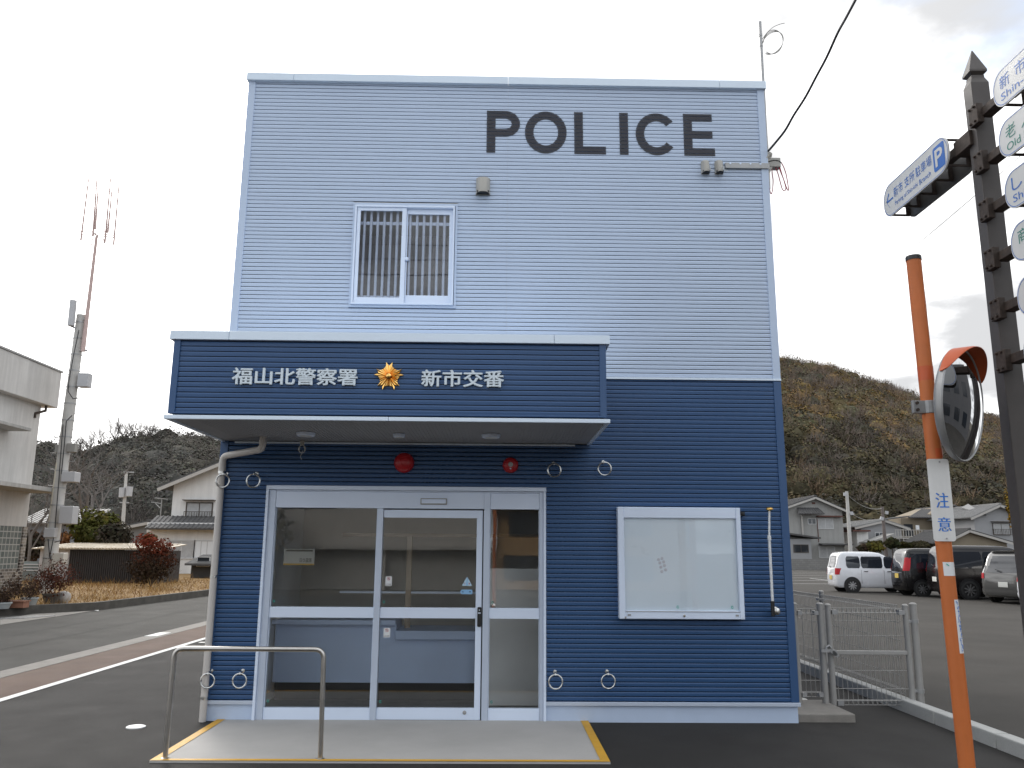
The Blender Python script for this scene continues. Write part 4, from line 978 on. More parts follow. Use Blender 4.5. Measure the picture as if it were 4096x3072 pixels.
m = MB(); m.lathe([(.006, 0), (.006, .002)], ((a.x+b.x)/2, -.005, a.z-.028), 'y', 14); m.box(a.x+.006, b.x-.006, -.006, -.0045, a.z-.062, a.z-.05); m.build('handle_keyhole', ALU, dl)
c = at(*z5(1300, 1360), .0); m = MB(); m.lathe([(.018, -.02), (.018, .004), (.014, .006), (.001, .006)], (c.x, .014, c.z), 'y', 18); m.build('floor_lock', GALV, dl, smooth=True)
m = MB(); m.box(1.65, 2.644, .03, .085, .0, .0135); m.box(2.6365, 2.6475, .05, .085, 0, 2.0); m.build('door_track', BLACK, dfm)
# stickers on the sliding door
def sticker(x0, x1, z0, z1, name, txt, parent, y=.0385):
    m = MB(); m.prism([(x, y, z) for x, z in rrect(x0, x1, z0, z1, .006, 4)], (0, -.0006, 0)); w_ = x1-x0; cx_, cz_ = (x0+x1)/2, z1-.022
    o, i = ringpts(cx_, cz_, .0165, .0165, .003, 0, 360, 28); y2 = y-.0012
    for k in range(28): m.face([(o[k][0], y2, o[k][1]), (o[k+1][0], y2, o[k+1][1]), (i[k+1][0], y2, i[k+1][1]), (i[k][0], y2, i[k][1])], 1)
    m.obox((cx_, y2, cz_), (.014, 0, -.0105), (.001, 0, .0013), (0, .0002, 0), 1)
    m.box(cx_-.006, cx_+.006, y2+.0001, y2+.0003, cz_-.009, cz_+.009, 3)
    vs, fs = fit(textgeo(txt, .01), x0+.005, x1-.005, z0+.013, z0+.021); m.geo((vs, fs), (0, y2, 0), X_, Z_, -Y_, 2); m.box(x0+.006, x1-.006, y2, y2+.0002, z0+.005, z0+.009, 3)
    m.build(name, [WHITEG, STRED, LETTERB, GALV], parent, fixn=False)
a, b = at(*z5(872, 618), .04), at(*z5(905, 670), .04); sticker(a.x, b.x, b.z, a.z, 'hand_warning_sticker', 'ドアに注意', dl)
a, b = at(*z5(862, 898), .04), at(*z5(896, 950), .04); sticker(a.x, b.x, b.z, a.z, 'hand_warning_sticker', 'ドアに注意', dl)
a, b = at(*z5(1287, 620), .04), at(*z5(1342, 670), .04); xm = (a.x+b.x)/2
m = MB(); m.prism([(a.x, .0385, b.z), (b.x, .0385, b.z), (xm, .0385, a.z)], (0, -.0006, 0)); 
m.face([(xm-.008, .0372, b.z+.004), (xm+.008, .0372, b.z+.004), (xm+.003, .0372, a.z-.006), (xm-.003, .0372, a.z-.006)], 1)
for ch, x0 in (('注', xm-.030), ('意', xm+.014)): vs, fs = fit(textgeo(ch, .01), x0, x0+.015, b.z+.014, b.z+.030); m.geo((vs, fs), (0, .0371, 0), X_, Z_, -Y_, 2)
m.build('caution_sticker', [M('sticker ice blue', (.45, .64, .80), .5, 0, 0), STBLUE, STRED], dl, fixn=False)
a, b = at(*z5(1277, 690), .04), at(*z5(1343, 715), .04); zc = (a.z+b.z)/2
m = MB(); m.prism([(a.x, .0385, zc), (a.x+.016, .0385, b.z), (b.x, .0385, b.z), (b.x, .0385, a.z), (a.x+.016, .0385, a.z)], (0, -.0006, 0))
for ch, x0 in (('自', a.x+.018), ('動', b.x-.030)): vs, fs = fit(textgeo(ch, .01), x0, x0+.015, zc-.008, zc+.008); m.geo((vs, fs), (0, .0372, 0), X_, Z_, -Y_, 1)
m.build('automatic_door_sticker', [STBLUE, LETTERB], dl, fixn=False)
m = MB()
for z in (.175, 1.10): m.tube([(1.68+.009*math.cos(q), .039, z+.010*math.sin(q)) for q in np.linspace(.6, 6.0, 9)], .0028, 4)
m.build('glass_mark', TEAL, dl)

# things inside, seen through the glass
CY = 1.05
q = lambda x, y, Y=CY: at(*z5(x, y), Y)
zt = q(600, 852).z; zk = q(600, 1195).z; xL = q(268, 1000).x; xs1 = q(930, 900).x; zd0 = q(1100, 910).z; zd1 = q(1100, 957).z
t = thing('reception_counter', 'white reception counter standing inside behind the entrance glass', 'counter', (1.8, CY, 0))
m = MB(); m.box(xL, xs1, CY, CY+.55, zk, zt-.05); m.box(xs1, 5.2, CY, CY+.55, zk, zd1); m.build('front_panel', INTW, t)
m = MB(); m.box(xL-.05, xs1, CY-.09, CY+.6, zt-.05, zt); m.box(xs1+.002, 5.2, CY-.10, CY+.6, zd1, zd0); m.build('counter_top', INTW, t, bevel=.006)
m = MB(); m.box(xL+.02, 5.2, CY+.03, CY+.5, 0, zk); m.build('toe_kick', BLACK, t)
m = MB(); xp = q(982, 700).x; zb_, ztp = q(982, 712).z, q(982, 392).z
m.box(xp-.03, xp+.03, CY+.25, CY+.30, zd0, ztp); m.box(q(600, 700).x, 5.0, CY+.26, CY+.29, ztp-.02, ztp+.02); m.build('screen_post', WOODT, t)
m = MB(); m.box(q(600, 700).x, xp-.03, CY+.26, CY+.29, zb_-.012, zb_+.012); m.box(xp+.03, q(1372, 700).x, CY+.26, CY+.29, zb_-.012, zb_+.012); m.build('screen_rail', ALUW, t)
q3 = lambda x, y: at(*z5(x, y), .75)
t = thing('inner_door_panel', 'grey white panel door standing behind the right sidelight', 'panel', (3.0, .75, 0))
m = MB(); m.box(q3(1395, 600).x, q3(1760, 600).x, .75, .79, .02, q3(1500, 576).z); m.build('leaf', INTG, t)
c = at(*z5(1456, 780), .72); m = MB(); m.lathe([(.012, 0), (.012, .03), (.03, .04), (.03, .055), (.001, .06)], (c.x, .75, c.z), 'y', 16); m.build('knob', STEEL, t, smooth=True)
m = MB(); m.box(.152, .36, .42, 2.2, 0, 2.3); tag(m.build('interior_cabinet', INTG), 'tall pale cabinet standing inside left behind the entrance glass', 'cabinet')
# poster seen from behind on the left glass
a, b = at(*z5(322, 468), .056), at(*z5(484, 558), .056)
t = thing('window_poster', 'small white poster with yellow strip stuck inside the left glass', 'poster', (a.x, .056, b.z))
m = MB(); m.box(a.x, b.x, .054, .055, b.z, a.z); m.build('sheet', M('poster paper', (.42, .41, .38), .7, 0, 0), t)
m = MB(); m.box(a.x, b.x, .0525, .0535, b.z, b.z+.016); m.build('yellow_strip', M('poster yellow', (.45, .28, .04), .6, 0, 0), t)
m = MB(); m.prism([(x, .0535, z) for x, z in rrect(a.x+.02, b.x-.02, a.z-.026, a.z-.010, .007, 4)], (0, -.0005, 0))
vs, fs = fit(textgeo('家庭の日', .01), 0, .118, 0, .042); m.geo((vs, fs), (b.x-.026, .0528, b.z+.028), -X_, Z_, -Y_); m.build('mirrored_lettering', M('poster print', (.10, .09, .07), .7, 0, 0), t, fixn=False)

# alarm bell and red lamp
t = thing('alarm_bell', 'large plain red alarm bell dome above the entrance', 'alarm bell', (1.84, 0, 2.458))
m = MB(); m.lathe([(.100, .012), (.101, .035), (.096, .055), (.08, .075), (.05, .088), (.02, .093), (.001, .094)], (1.84, 0, 2.458), 'y', 40); m.build('dome', REDP, t, smooth=True)
m = MB(); m.lathe([(.06, -.002), (.06, .012)], (1.84, 0, 2.458), 'y', 20); m.build('back_plate', BLACK, t)
t = thing('siren_button', 'smaller red disc with grey centre above the door right of the bell', 'fire alarm', (2.909, 0, 2.445))
m = MB(); m.lathe([(.079, -.001), (.079, .022), (.072, .040), (.055, .052), (.030, .056), (.001, .056)], (2.909, 0, 2.445), 'y', 36); m.build('housing', REDP, t, smooth=True)
m = MB(); m.lathe([(.0245, .055), (.0245, .062), (.02, .066), (.001, .066)], (2.909, 0, 2.448), 'y', 20); m.build('speaker_button', GALV, t, smooth=True)
m = MB(); m.box(2.902, 2.915, -.060, -.054, 2.40, 2.413); m.build('indicator', ALUW, t)
# steel rings
def ring(label, x, z):
    t = thing('wall_ring', label, 'ring hook', (x, 0, z+.075), 'steel ring hooks on the navy wall'); m = MB()
    m.tube([(x, 0, z+.078), (x, -.082, z+.078), (x, -.095, z+.072), (x, -.098, z+.058)], .0065, 8); m.lathe([(.018, 0), (.018, .006), (.007, .008)], (x, 0, z+.078), 'y', 14); m.build('eye_bolt', STEEL, t, smooth=True)
    m = MB(); m.tube([(x+.065*math.sin(a), -.095, z+.065*math.cos(a)) for a in np.linspace(0, 2*math.pi, 33)[:-1]], .0085, 8, closed=True); m.build('ring', STEEL, t, smooth=True)
    return t
r0 = ring('steel ring hook in front of the drainpipe under the canopy', .066, 2.255)
for lab_, x, z in (('steel ring hook just right of the drainpipe under the canopy', .366, 2.258), ('steel ring hook right beside the small red alarm disc', 3.344, 2.39), ('steel ring hook on the open navy wall above the notice board', 3.848, 2.409),
                   ('steel ring hook in front of the drainpipe foot', .066, .376), ('steel ring hook near the ground between drainpipe and door', .365, .378), ('steel ring hook near the ground right beside the door', 3.352, .382), ('steel ring hook near the ground below the notice board', 3.853, .388)):
    copy_thing(r0, (x, 0, z+.075), lab_)

# notice board
t = thing('notice_board', 'white glass-fronted notice board with two sliding panes on the navy wall', 'notice board', (4.58, 0, 1.5))
bx0, bx1, bz0, bz1 = 3.972, 5.192, .962, 2.034
m = MB(); m.box(bx0, bx0+.06, -.092, .0, bz0, bz1); m.box(bx1-.045, bx1, -.092, .0, bz0, bz1); m.box(bx0+.06, bx1-.045, -.088, 0, 1.927, bz1); m.box(bx0+.06, bx1-.045, -.088, 0, bz0, 1.04); m.build('frame', ALUW, t, bevel=.006)
m = MB(); m.box(bx0+.061, bx1-.046, -.050, -.006, 1.0, 1.95); m.build('back_panel', WHITEBOARD, t)
m = MB(); m.box(bx0+.06, 4.64, -.070, -.065, 1.035, 1.93); m.build('pane', GLASSB, t); m = MB(); m.box(4.575, bx1-.045, -.058, -.053, 1.035, 1.93); m.build('pane', GLASSB, t)
m = MB(); m.box(bx0+.06, bx1-.045, -.093, -.0885, 1.030, 1.036); m.box(bx0+.08, bx0+.11, -.094, -.0885, .992, 1.008); m.box(bx1-.09, bx1-.062, -.094, -.0885, .992, 1.008); m.box(bx0+.05, bx0+.066, -.094, -.0885, .965, .985); m.build('runner_clip', GALV, t)
m = MB(); m.lathe([(.012, .088), (.012, .098), (.001, .099)], (4.60, 0, .995), 'y', 14); m.build('lock', STEEL, t, smooth=True)
for k, (dx_, dz_) in enumerate(((0, 0), (.035, .012), (.014, -.033), (.05, -.022), (.022, -.072), (.058, -.058), (.03, -.115), (.068, -.098))):
    m = MB(); m.lathe([(.0155, .049), (.0155, .0515), (.013, .0525), (.001, .0525)], (4.372+dx_, 0, 1.525+dz_), 'y', 14); m.build('magnet', M('white magnet', (.62, .64, .70), .4, 0, 0) if k == 0 else bpy.data.materials['white magnet'], t, smooth=True)
m = MB()
for x in (4.545, 5.08): m.tube([(x+.010*math.cos(q_), -.0705 if x < 4.6 else -.0585, 1.075+.011*math.sin(q_)) for q_ in np.linspace(.6, 6.0, 9)], .003, 4)
m.build('glass_mark', TEAL, t)
m = MB(); m.box(5.205, 5.245, -.07, 0, 1.955, 1.995); m.lathe([(.014, .07), (.014, .085)], (5.225, 0, 1.975), 'y', 12); tag(m.build('board_sensor', BLACK, bevel=.004), 'small black light sensor at the top right of the notice board', 'sensor')
# telescopic flag staff on the wall
t = thing('flag_staff', 'short white telescopic flagstaff with gold knob leaning on the wall bracket', 'flagstaff', (5.49, 0, 1.05))
m = MB(); m.tube([(5.458, -.115, 1.02), (5.4585, -.118, 1.74)], .0135, 12); m.tube([(5.4585, -.118, 1.72), (5.459, -.118, 1.765)], .018, 12); m.tube([(5.459, -.118, 1.76), (5.472, -.125, 2.01)], .0105, 12); m.build('tube', WHITEG, t, smooth=True)
m = MB(); m.tube([(5.457, -.115, 1.0), (5.458, -.115, 1.14)], .019, 12); m.build('grip', BLACK, t, smooth=True)
m = MB(); m.lathe([(.001, -.022), (.02, -.018), (.036, -.004), (.036, .004), (.026, .016), (.001, .022)], (5.473, -.125, 2.022), 'z', 20); m.build('gold_knob', GOLD, t, smooth=True)
m = MB(); m.lathe([(.035, -.002), (.035, .012), (.026, .02)], (5.512, 0, 1.045), 'y', 20); m.bar((5.512, -.015, 1.045), (5.462, -.105, 1.05), .03, .03); m.lathe([(.027, .07), (.034, .085), (.034, .11), (.02, .118), (.001, .118)], (5.497, 0, 1.042), 'y', 18); m.build('wall_bracket', STEEL, t, smooth=True)

# vent hoods
def vent(name, label, x, z, w_, h_, d_, group=None, round_=False):
    t = thing(name, label, 'vent hood', (x, 0, z), group); m = MB(); n_ = 12
    vs = []; prof = [(-d_*.10, h_*.5), (-d_*.45, h_*.49), (-d_*.85, h_*.36), (-d_, h_*.05), (-d_, -h_*.5)]
    for yy_, zz_ in prof:
        for k in range(n_+1):
            q_ = -1+2*k/n_; sq = math.copysign(abs(q_)**.9, q_); dip = abs(q_)**3
            vs.append((x+sq*w_*.5, min(-.002, yy_+dip*d_*(.75 if yy_ < -d_*.5 else .1)), z+zz_-dip*(h_*.10 if zz_ > 0 else 0)))
    fs = [(i*(n_+1)+k, i*(n_+1)+k+1, (i+1)*(n_+1)+k+1, (i+1)*(n_+1)+k) for i in range(len(prof)-1) for k in range(n_)]
    m.add(vs, fs)
    for sg, k in ((-1, 0), (1, n_)):
        col = [vs[i*(n_+1)+k] for i in range(len(prof))]; m.face(col+[(x+sg*w_*.5, 0, z-h_*.5), (x+sg*w_*.5, 0, z+h_*.4)])
    m.build('hood', PLASTG, t, smooth=True)
    m = MB(); m.box(x-w_*.44, x+w_*.44, -d_*.8, -.003, z-h_*.47, z-h_*.40); m.build('opening', BLACK, t)
    m = MB(); m.box(x-w_*.52, x+w_*.52, -.008, 0, z-h_*.5, z-h_*.40); m.build('flange', PLASTG, t)
    return t
vent('vent_hood', 'grey exhaust hood above and right of the upper window', 2.59, 5.452, .15, .195, .11)
cv = vent('cable_hood', 'small grey cable entry hood left of its twin under the letter E', 5.007, 5.712, .088, .15, .09, 'cable hoods beside the bracket')
m = MB(); m.tube([(5.03+.012*math.cos(q_), -.092, 5.672+.02*math.sin(q_)) for q_ in np.linspace(0, 12, 30)], .003, 4); m.tube([(5.03, -.092, 5.66), (5.05, -.1, 5.64), (5.08, -.1, 5.625)], .003, 4); m.build('cable_tail', M('white cable', (.6, .6, .58), .6, 0, 0), cv)
copy_thing(cv, (5.156, 0, 5.714), 'small grey cable entry hood next to the steel bracket bar')
t = thing('bracket_bar', 'perforated grey steel bracket bar bolted at the upper right corner', 'bracket', (5.43, 0, 5.735))
m = MB(); m.box(5.225, 5.70, -.03, 0, 5.703, 5.767); m.bar((5.70, .0, 5.735), (5.70, .3, 5.735), .04, .06); m.build('bar', GALV, t, bevel=.003)
m = MB()
for x in (5.28, 5.39, 5.50, 5.61): m.lathe([(.011, .0305), (.011, .033)], (x, 0, 5.755), 'y', 12)
m.build('slot', ALUW, t)
m = MB(); m.box(5.735, 5.89, .12, .22, 5.80, 5.91); m.bar((5.71, .15, 5.69), (5.78, .15, 5.81), .05, .05); m.build('terminal_box', PLASTG, t, bevel=.006)
m = MB(); m.tube([(5.66, .02, 5.80), (5.74, .0, 5.90)], [.028, .022], 10); m.lathe([(.036, -.01), (.036, .01)], (5.69, .01, 5.835), 'y', 12); m.lathe([(.034, -.01), (.034, .01)], (5.72, .01, 5.87), 'y', 12); m.build('insulator', PLASTG, t, smooth=True)
t = thing('loose_wires', 'loops of dark red wire hanging from the bracket end at the corner', 'wires', (5.85, .15, 5.8)); m = MB()
zv = zm(2600, 500, .3165)
for pts in ([(1490, 560), (1490, 640), (1508, 750), (1520, 850), (1532, 880), (1550, 830), (1558, 700), (1545, 620), (1540, 540)], [(1580, 520), (1620, 620), (1650, 740), (1670, 810), (1700, 842), (1720, 800), (1690, 690), (1650, 590), (1620, 520)], [(1655, 470), (1690, 530), (1720, 620), (1740, 730), (1752, 830), (1735, 820), (1700, 720), (1665, 620), (1640, 530)]):
    m.tube(bend([at(*zv(*p), .14) for p in pts], .03, 3), .0055, 5)
m.build('wire', CABLER, t)
m = MB(); m.tube(bend([at(*zv(*p), .12) for p in [(1470, 440), (1500, 462), (1560, 445), (1620, 450), (1660, 475)]], .03), .006, 6); m.tube(bend([at(*zv(*p), .0) for p in [(1430, 440), (1400, 470), (1350, 490)]], .02), .003, 5); m.build('jumper', CABLE, t)
# antenna mast on the corner with a coil of wire
t = thing('roof_mast', 'thin grey mast rising above the right roof corner with a wire coil', 'mast', (5.755, .15, 5.9)); m = MB()
m.tube([(5.752, .15, 5.55), (5.758, .15, 7.617)], .0165, 10); m.tube([(5.757, .15, 7.43), (5.757, .15, 7.46)], .02, 10); m.tube([(5.757, .15, 7.30), (5.757, .15, 7.31)], .02, 10); m.box(W, 5.77, .14, .16, 5.98, 6.0); m.box(W, 5.77, .14, .16, 6.5, 6.52)
m.build('mast_pipe', GALV, t, smooth=True)
m = MB(); cxx, czz = .5*(5.757+6.035), 7.36
c0 = at(*zr(728, 248), .15)
for k in range(3):
    pts = []
    for q_ in np.linspace(-2.2, 3.2, 24):
        pts.append((c0.x+(.115+.008*k)*math.cos(q_)*.98+.02*math.sin(q_), .15+.01*k, c0.z+(.155-.006*k)*math.sin(q_)+.02*k*math.cos(q_)))
    m.tube(pts, .004, 5)
m.tube(bend([at(*zr(*p), .15) for p in [(662, 235), (690, 195), (730, 158), (770, 142), (796, 137)]], .05), .004, 5); m.build('wire_coil', CABLEG, t)
# service cable
pts = [(700, 893), (745, 840), (800, 770), (850, 682), (920, 573), (985, 450), (1045, 338), (1110, 195), (1160, 104), (1215, 0), (1265, -100), (1330, -230)]
P3 = [at(*zr(*p), .0-i*.22) for i, p in enumerate(pts)]; sm = []
for i in range(len(P3)-1):
    p0, p1, p2, p3 = P3[max(0, i-1)], P3[i], P3[i+1], P3[min(len(P3)-1, i+2)]
    for k in range(6):
        q = k/6; sm.append(.5*((2*p1)+(p2-p0)*q+(2*p0-5*p1+4*p2-p3)*q*q+(3*p1-p0-3*p2+p3)*q**3))
m = MB(); m.tube(sm, .012, 8); tag(m.build('service_cable', CABLE, smooth=True), 'thick black service cable rising from the right wall corner', 'cable')
m = MB(); pa, pb_ = at(2990, 1490, 60), at(4300, 430, 26)
m.tube([pa.lerp(pb_, k/20)+Vector((0, 0, -.6*4*(k/20)*(1-k/20))) for k in range(21)], .017, 5); tag(m.build('overhead_wire', CABLEG), 'thin distant overhead wire slanting up to the brown sign post', 'wire')
# stainless handrail
t = thing('handrail', 'bent stainless steel handrail standing on the slab before the left glass', 'handrail', (.84, -1.504, 0)); m = MB()
m.tube(bend([(.248, -1.50, .01), (.252, -1.50, .825), (1.422, -1.50, .825), (1.436, -1.50, .01)], .075, 8), .0195, 16); m.build('rail', STEELM, t, smooth=True)
m = MB()
for x in (.248, 1.436): m.lathe([(.032, 0), (.032, .006), (.022, .012)], (x, -1.50, .014), 'z', 18)
m.build('foot_collar', STEELM, t, smooth=True)

# ================================================================== RIGHT: gate, fences
GY = .64
def wires(m, x0, x1, z0, z1, y, dz=.0, step=.05, hz=(), along='x', rad=.0029):
    def P(s, z, d=0): return (s, y+d, z) if along == 'x' else (y+d, s, z)
    k = x0+step*.5
    while k < x1: m.tube([P(k, z0), P(k, z1)], rad, 4, cap=False); k += step
    for z in hz: m.tube([P(x0, z), P(x1, z)], rad*1.15, 4, cap=False)
    for zz_, sg in ((z1, 1), (z0, -1)):       # folded triangular edges
        for d, e in ((.028, sg*-.045), (-.028, sg*-.045), (0, 0)): m.tube([P(x0, zz_+e, d), P(x1, zz_+e, d)], rad*1.3, 4, cap=False)
        k = x0+step*.5
        while k < x1:
            m.tube([P(k, zz_), P(k, zz_-sg*.045, .028), P(k, zz_-sg*.045, -.028), P(k, zz_)], rad, 4, cap=False); k += step
def post(m, x, y, z0, z1, r=.030): m.tube([(x, y, z0), (x, y, z1)], r, 14); m.lathe([(r+.003, 0), (r+.003, .012), (r*.6, .025), (.001, .028)], (x, y, z1), 'z', 14)
t = thing('mesh_fence', 'short fixed mesh fence panel between the wall and the gate', 'fence', (6.07, GY, 0)); m = MB()
wires(m, 5.935, 6.17, .14, 1.02, GY, hz=(.30, .52, .74)); m.build('mesh_panel', FENCEM, t)
for x in (5.93, 6.205):
    m = MB(); post(m, x, GY, .05, 1.06, .033 if x > 6 else .028); m.build('post', FENCEM, t, smooth=True)
m = MB()
for z in (.16, .98): m.box(5.955, 6.0, GY-.035, GY+.035, z-.02, z+.02); m.box(6.13, 6.175, GY-.035, GY+.035, z-.02, z+.02)
m.build('clamp', GALV, t)
m = MB(); m.box(5.70, 6.26, .05, .85, -.02, .075); struct('gate_footing', m, KERBC, bevel=.01)
t = thing('mesh_gate', 'grey wire mesh swing gate with cross bar and latch', 'gate', (6.3, GY, 0)); m = MB()
wires(m, 6.32, 7.10, .06, 1.03, GY, hz=(.22, .40, .75, .90)); m.build('mesh_panel', FENCEM, t)
for x in (6.29, 7.115):
    m = MB(); post(m, x, GY, .03, 1.05); m.build('post', FENCEM, t, smooth=True)
m = MB(); m.box(6.32, 7.09, GY-.025, GY+.012, .56, .60); m.build('cross_bar', FENCEM, t, bevel=.004)
m = MB(); m.bar((6.17, GY-.05, .60), (6.31, GY-.05, .60), .02, .03); m.bar((6.27, GY-.06, .605), (6.34, GY-.06, .545), .02, .035); m.lathe([(.03, 0), (.03, .03)], (6.31, GY-.04, .58), 'y', 14); m.tube([(6.22, GY-.05, .60), (6.23, GY-.05, .64), (6.26, GY-.05, .655), (6.275, GY-.05, .63)], .011, 8); m.build('latch', GALV, t, smooth=True)
m = MB()
for x, sg in ((6.35, 1), (7.06, -1)):
    for z in (.08, .99): m.box(x-.03, x+.03, GY-.035, GY+.035, z-.022, z+.022)
m.build('clamp', GALV, t)
t = thing('gate_post', 'thick grey hinge post of the mesh gate on the kerb', 'post', (7.20, GY, 0)); m = MB(); post(m, 7.20, GY, .03, 1.065, .036); m.build('shaft', FENCEM, t, smooth=True)
m = MB()
for z in (.2, .9): m.tube([(7.2, GY, z-.02), (7.2, GY, z+.02)], .042, 14); m.box(7.12, 7.19, GY-.02, GY+.02, z-.012, z+.012)
m.build('hinge', GALV, t, smooth=True)
FX = 7.06; ys_ = [GY+.05, 2.85, 4.85, 6.85, 8.85, 10.85, 12.85]
flab = ['mesh fence panel on the kerb nearest the gate', 'second mesh fence panel on the kerb from the gate', 'third mesh fence panel along the kerb from the gate', 'fourth mesh fence panel along the kerb from the gate', 'fifth mesh fence panel along the kerb from the gate', 'farthest mesh fence panel along the kerb']
for i, (a, b) in enumerate(zip(ys_, ys_[1:])):
    t = thing('kerb_fence', flab[i], 'fence', (FX, a, .12), 'mesh fence panels along the kerb'); m = MB()
    wires(m, a, b, .16, 1.06, FX, hz=(.34, .52, .70, .88), along='y'); m.build('mesh_panel', FENCEM, t)
    m = MB(); post(m, FX+.02, b, .05, 1.09, .029); m.build('post', FENCEM, t, smooth=True)
    for z in (.2, .62, 1.0):
        m = MB(); m.box(FX-.04, FX+.05, b-.04, b+.04, z-.015, z+.015); m.build('clamp', GALV, t)
MANH = M('white plastic cover', (.45, .45, .42), .6, 0, .1, 8)
for lab_, x, y in (('round pale manhole lid behind the short fence panel', 6.12, 1.25), ('small pale manhole lid near the wall behind the fence', 5.93, 1.75)):
    m = MB(); m.lathe([(.11, -.01), (.11, .012), (.10, .018), (.001, .018)], (x, y, 0), 'z', 24); tag(m.build('manhole_lid', MANH, smooth=True), lab_, 'manhole lid', 'pale lids behind the fence')

# traffic mirror on orange pole
PX, PY = 5.462, -3.30
t = thing('traffic_mirror', 'orange pole with round convex road mirror and caution plate', 'traffic mirror', (PX, PY, 0))
m = MB(); m.tube([(PX+.035, PY, -.03), (PX-.027+.022, PY, 3.47)], .0455, 20); m.build('pole', ORANGE, t, smooth=True)
m = MB(); m.lathe([(.049, -.01), (.049, .012), (.046, .02), (.001, .024)], (PX-.005, PY, 3.47), 'z', 20); m.build('pole_cap', BLACK, t, smooth=True)
m = MB(); m.tube([(PX+.005, PY, 2.665), (PX+.004, PY, 2.755)], .0465, 20); m.build('repainted_band', ORANGED, t, smooth=True); m = MB(); m.tube([(PX+.012, PY, 2.18), (PX+.012, PY, 2.235)], .0465, 20); m.build('repainted_band', ORANGED, t, smooth=True)
nv = Vector((math.sin(R(138)), math.cos(R(138)), -.10)).normalized(); mc = Vector((5.612, -3.40, 2.497)); ma = nv.cross(Z_).normalized(); mu = ma.cross(nv).normalized()
if mu.z < 0: mu = -mu
def disc_pts(rad, d, n=48): return [mc+ma*rad*math.cos(2*math.pi*k/n)+mu*rad*math.sin(2*math.pi*k/n)+nv*d for k in range(n)]
def rings_mesh(lst, n=48, cap0=True, cap1=True):
    m = MB(); vs = [p for rad, d in lst for p in disc_pts(rad, d, n)]; fs = [(i*n+k, i*n+(k+1) % n, (i+1)*n+(k+1) % n, (i+1)*n+k) for i in range(len(lst)-1) for k in range(n)]
    if cap0: fs.append(tuple(range(n)))
    if cap1: fs.append(tuple((len(lst)-1)*n+k for k in range(n)))
    return m.add(vs, fs)
RM = .345; cur = 1.05
face = [(rad, .012+(math.sqrt(cur**2-rad**2)-math.sqrt(cur**2-RM**2))) for rad in (RM-.008, .30, .25, .2, .15, .1, .05, .01)]
MIR = M('mirror face', (0.36, 0.37, 0.385), .015, 1, 0)
rings_mesh(face, 48, False, True).build('mirror_face', MIR, t, smooth=True)
rings_mesh([(RM-.05, -.05), (RM-.01, -.03), (RM, -.012), (RM+.004, .012), (RM-.002, .02), (RM-.010, .014)], 48, True, False).build('mirror_back', GALV, t, smooth=True)
m = MB(); n = 40; rows = [(.004, -.015, 1), (.010, .09, .72), (.006, .11, .62)]; vs = []
for rr_, d0, ft in rows:
    for k in range(n+1):
        a_ = R(28+124*k/n); taper = math.sin(math.pi*k/n)**.55
        vs.append(mc+ma*(RM+rr_)*math.cos(a_)+mu*(RM+rr_)*math.sin(a_)+nv*((d0*taper) if d0 > 0 else d0))
for rr_, d0, ft in rows[::-1]:
    for k in range(n+1):
        a_ = R(28+124*k/n); taper = math.sin(math.pi*k/n)**.55
        vs.append(mc+ma*(RM+rr_-.003)*math.cos(a_)+mu*(RM+rr_-.003)*math.sin(a_)+nv*((d0*taper) if d0 > 0 else d0))
m.add(vs, [(i*(n+1)+k, i*(n+1)+k+1, (i+1)*(n+1)+k+1, (i+1)*(n+1)+k) for i in range(5) for k in range(n)]); m.build('mirror_hood', ORANGED, t, smooth=True)
m = MB(); m.tube([(PX+.006, PY, 2.455), (PX+.006, PY, 2.535)], .05, 18); m.box(PX-.11, PX-.03, PY-.03, PY-.005, 2.455, 2.535); m.bar((PX+.03, PY-.03, 2.495), mc-nv*.04, .03, .08); m.build('clamp_band', GALV, t, bevel=.003)
m = MB()
for z in (2.475, 2.518): m.lathe([(.010, .0), (.010, .012)], (PX-.085, PY-.03, z), 'y', 8)
m.build('bolt', RUST, t)
# caution plate
a, b = 5.393, 5.527; yq = PY-.052
m = MB(); m.prism([(x, yq, z) for x, z in rrect(a, b, 1.674, 2.168, .016, 5)], (0, -.003, 0)); plate = m.build('caution_plate', M('sun faded white plate', (0.78, 0.77, 0.75), .55, 0, .08, 4, streak=.12), t)
m = MB()
for ch, z0, z1 in (('注', 1.868, 1.967), ('意', 1.728, 1.820)): m.geo(fit(fat(ch, .042), a+.028, b-.020, z0, z1), (0, yq-.0042, 0), X_, Z_, -Y_)
m.build('caution_lettering', M('faded blue print', (0.03, 0.2, 0.68), .6, 0, 0), plate, fixn=False)
m = MB()
for z in (2.150, 1.690): m.lathe([(.005, 0), (.005, .004)], ((a+b)/2+.01, yq-.003, z), 'y', 10)
m.build('screw', GALV, plate)
def curved_label(x_off0, x_off1, z0, z1, r=.0465, n=6):
    m = MB(); vs = []
    for z in (z0, z1):
        cxp = PX+.035-(.040)*(z+.03)/3.5
        for k in range(n+1): xo = x_off0+(x_off1-x_off0)*k/n; vs.append((cxp+xo, PY-math.sqrt(max(1e-6, r*r-min(abs(xo), r*.9999)**2)), z))
    m.add(vs, [(k, k+1, n+2+k, n+1+k) for k in range(n)]); return m
st = curved_label(-.034, .0445, 1.472, 1.552).build('white_sticker', WHITEG, t); 
m = MB(); m.obox((PX+.004, PY-.0475, 1.536), (.008, 0, -.006), (.0015, 0, .002), (0, .0004, 0)); m.build('sticker_mark', TEAL, st)
lb = curved_label(.004, .0455, 1.03, 1.335).build('vertical_label', WHITEG, t)
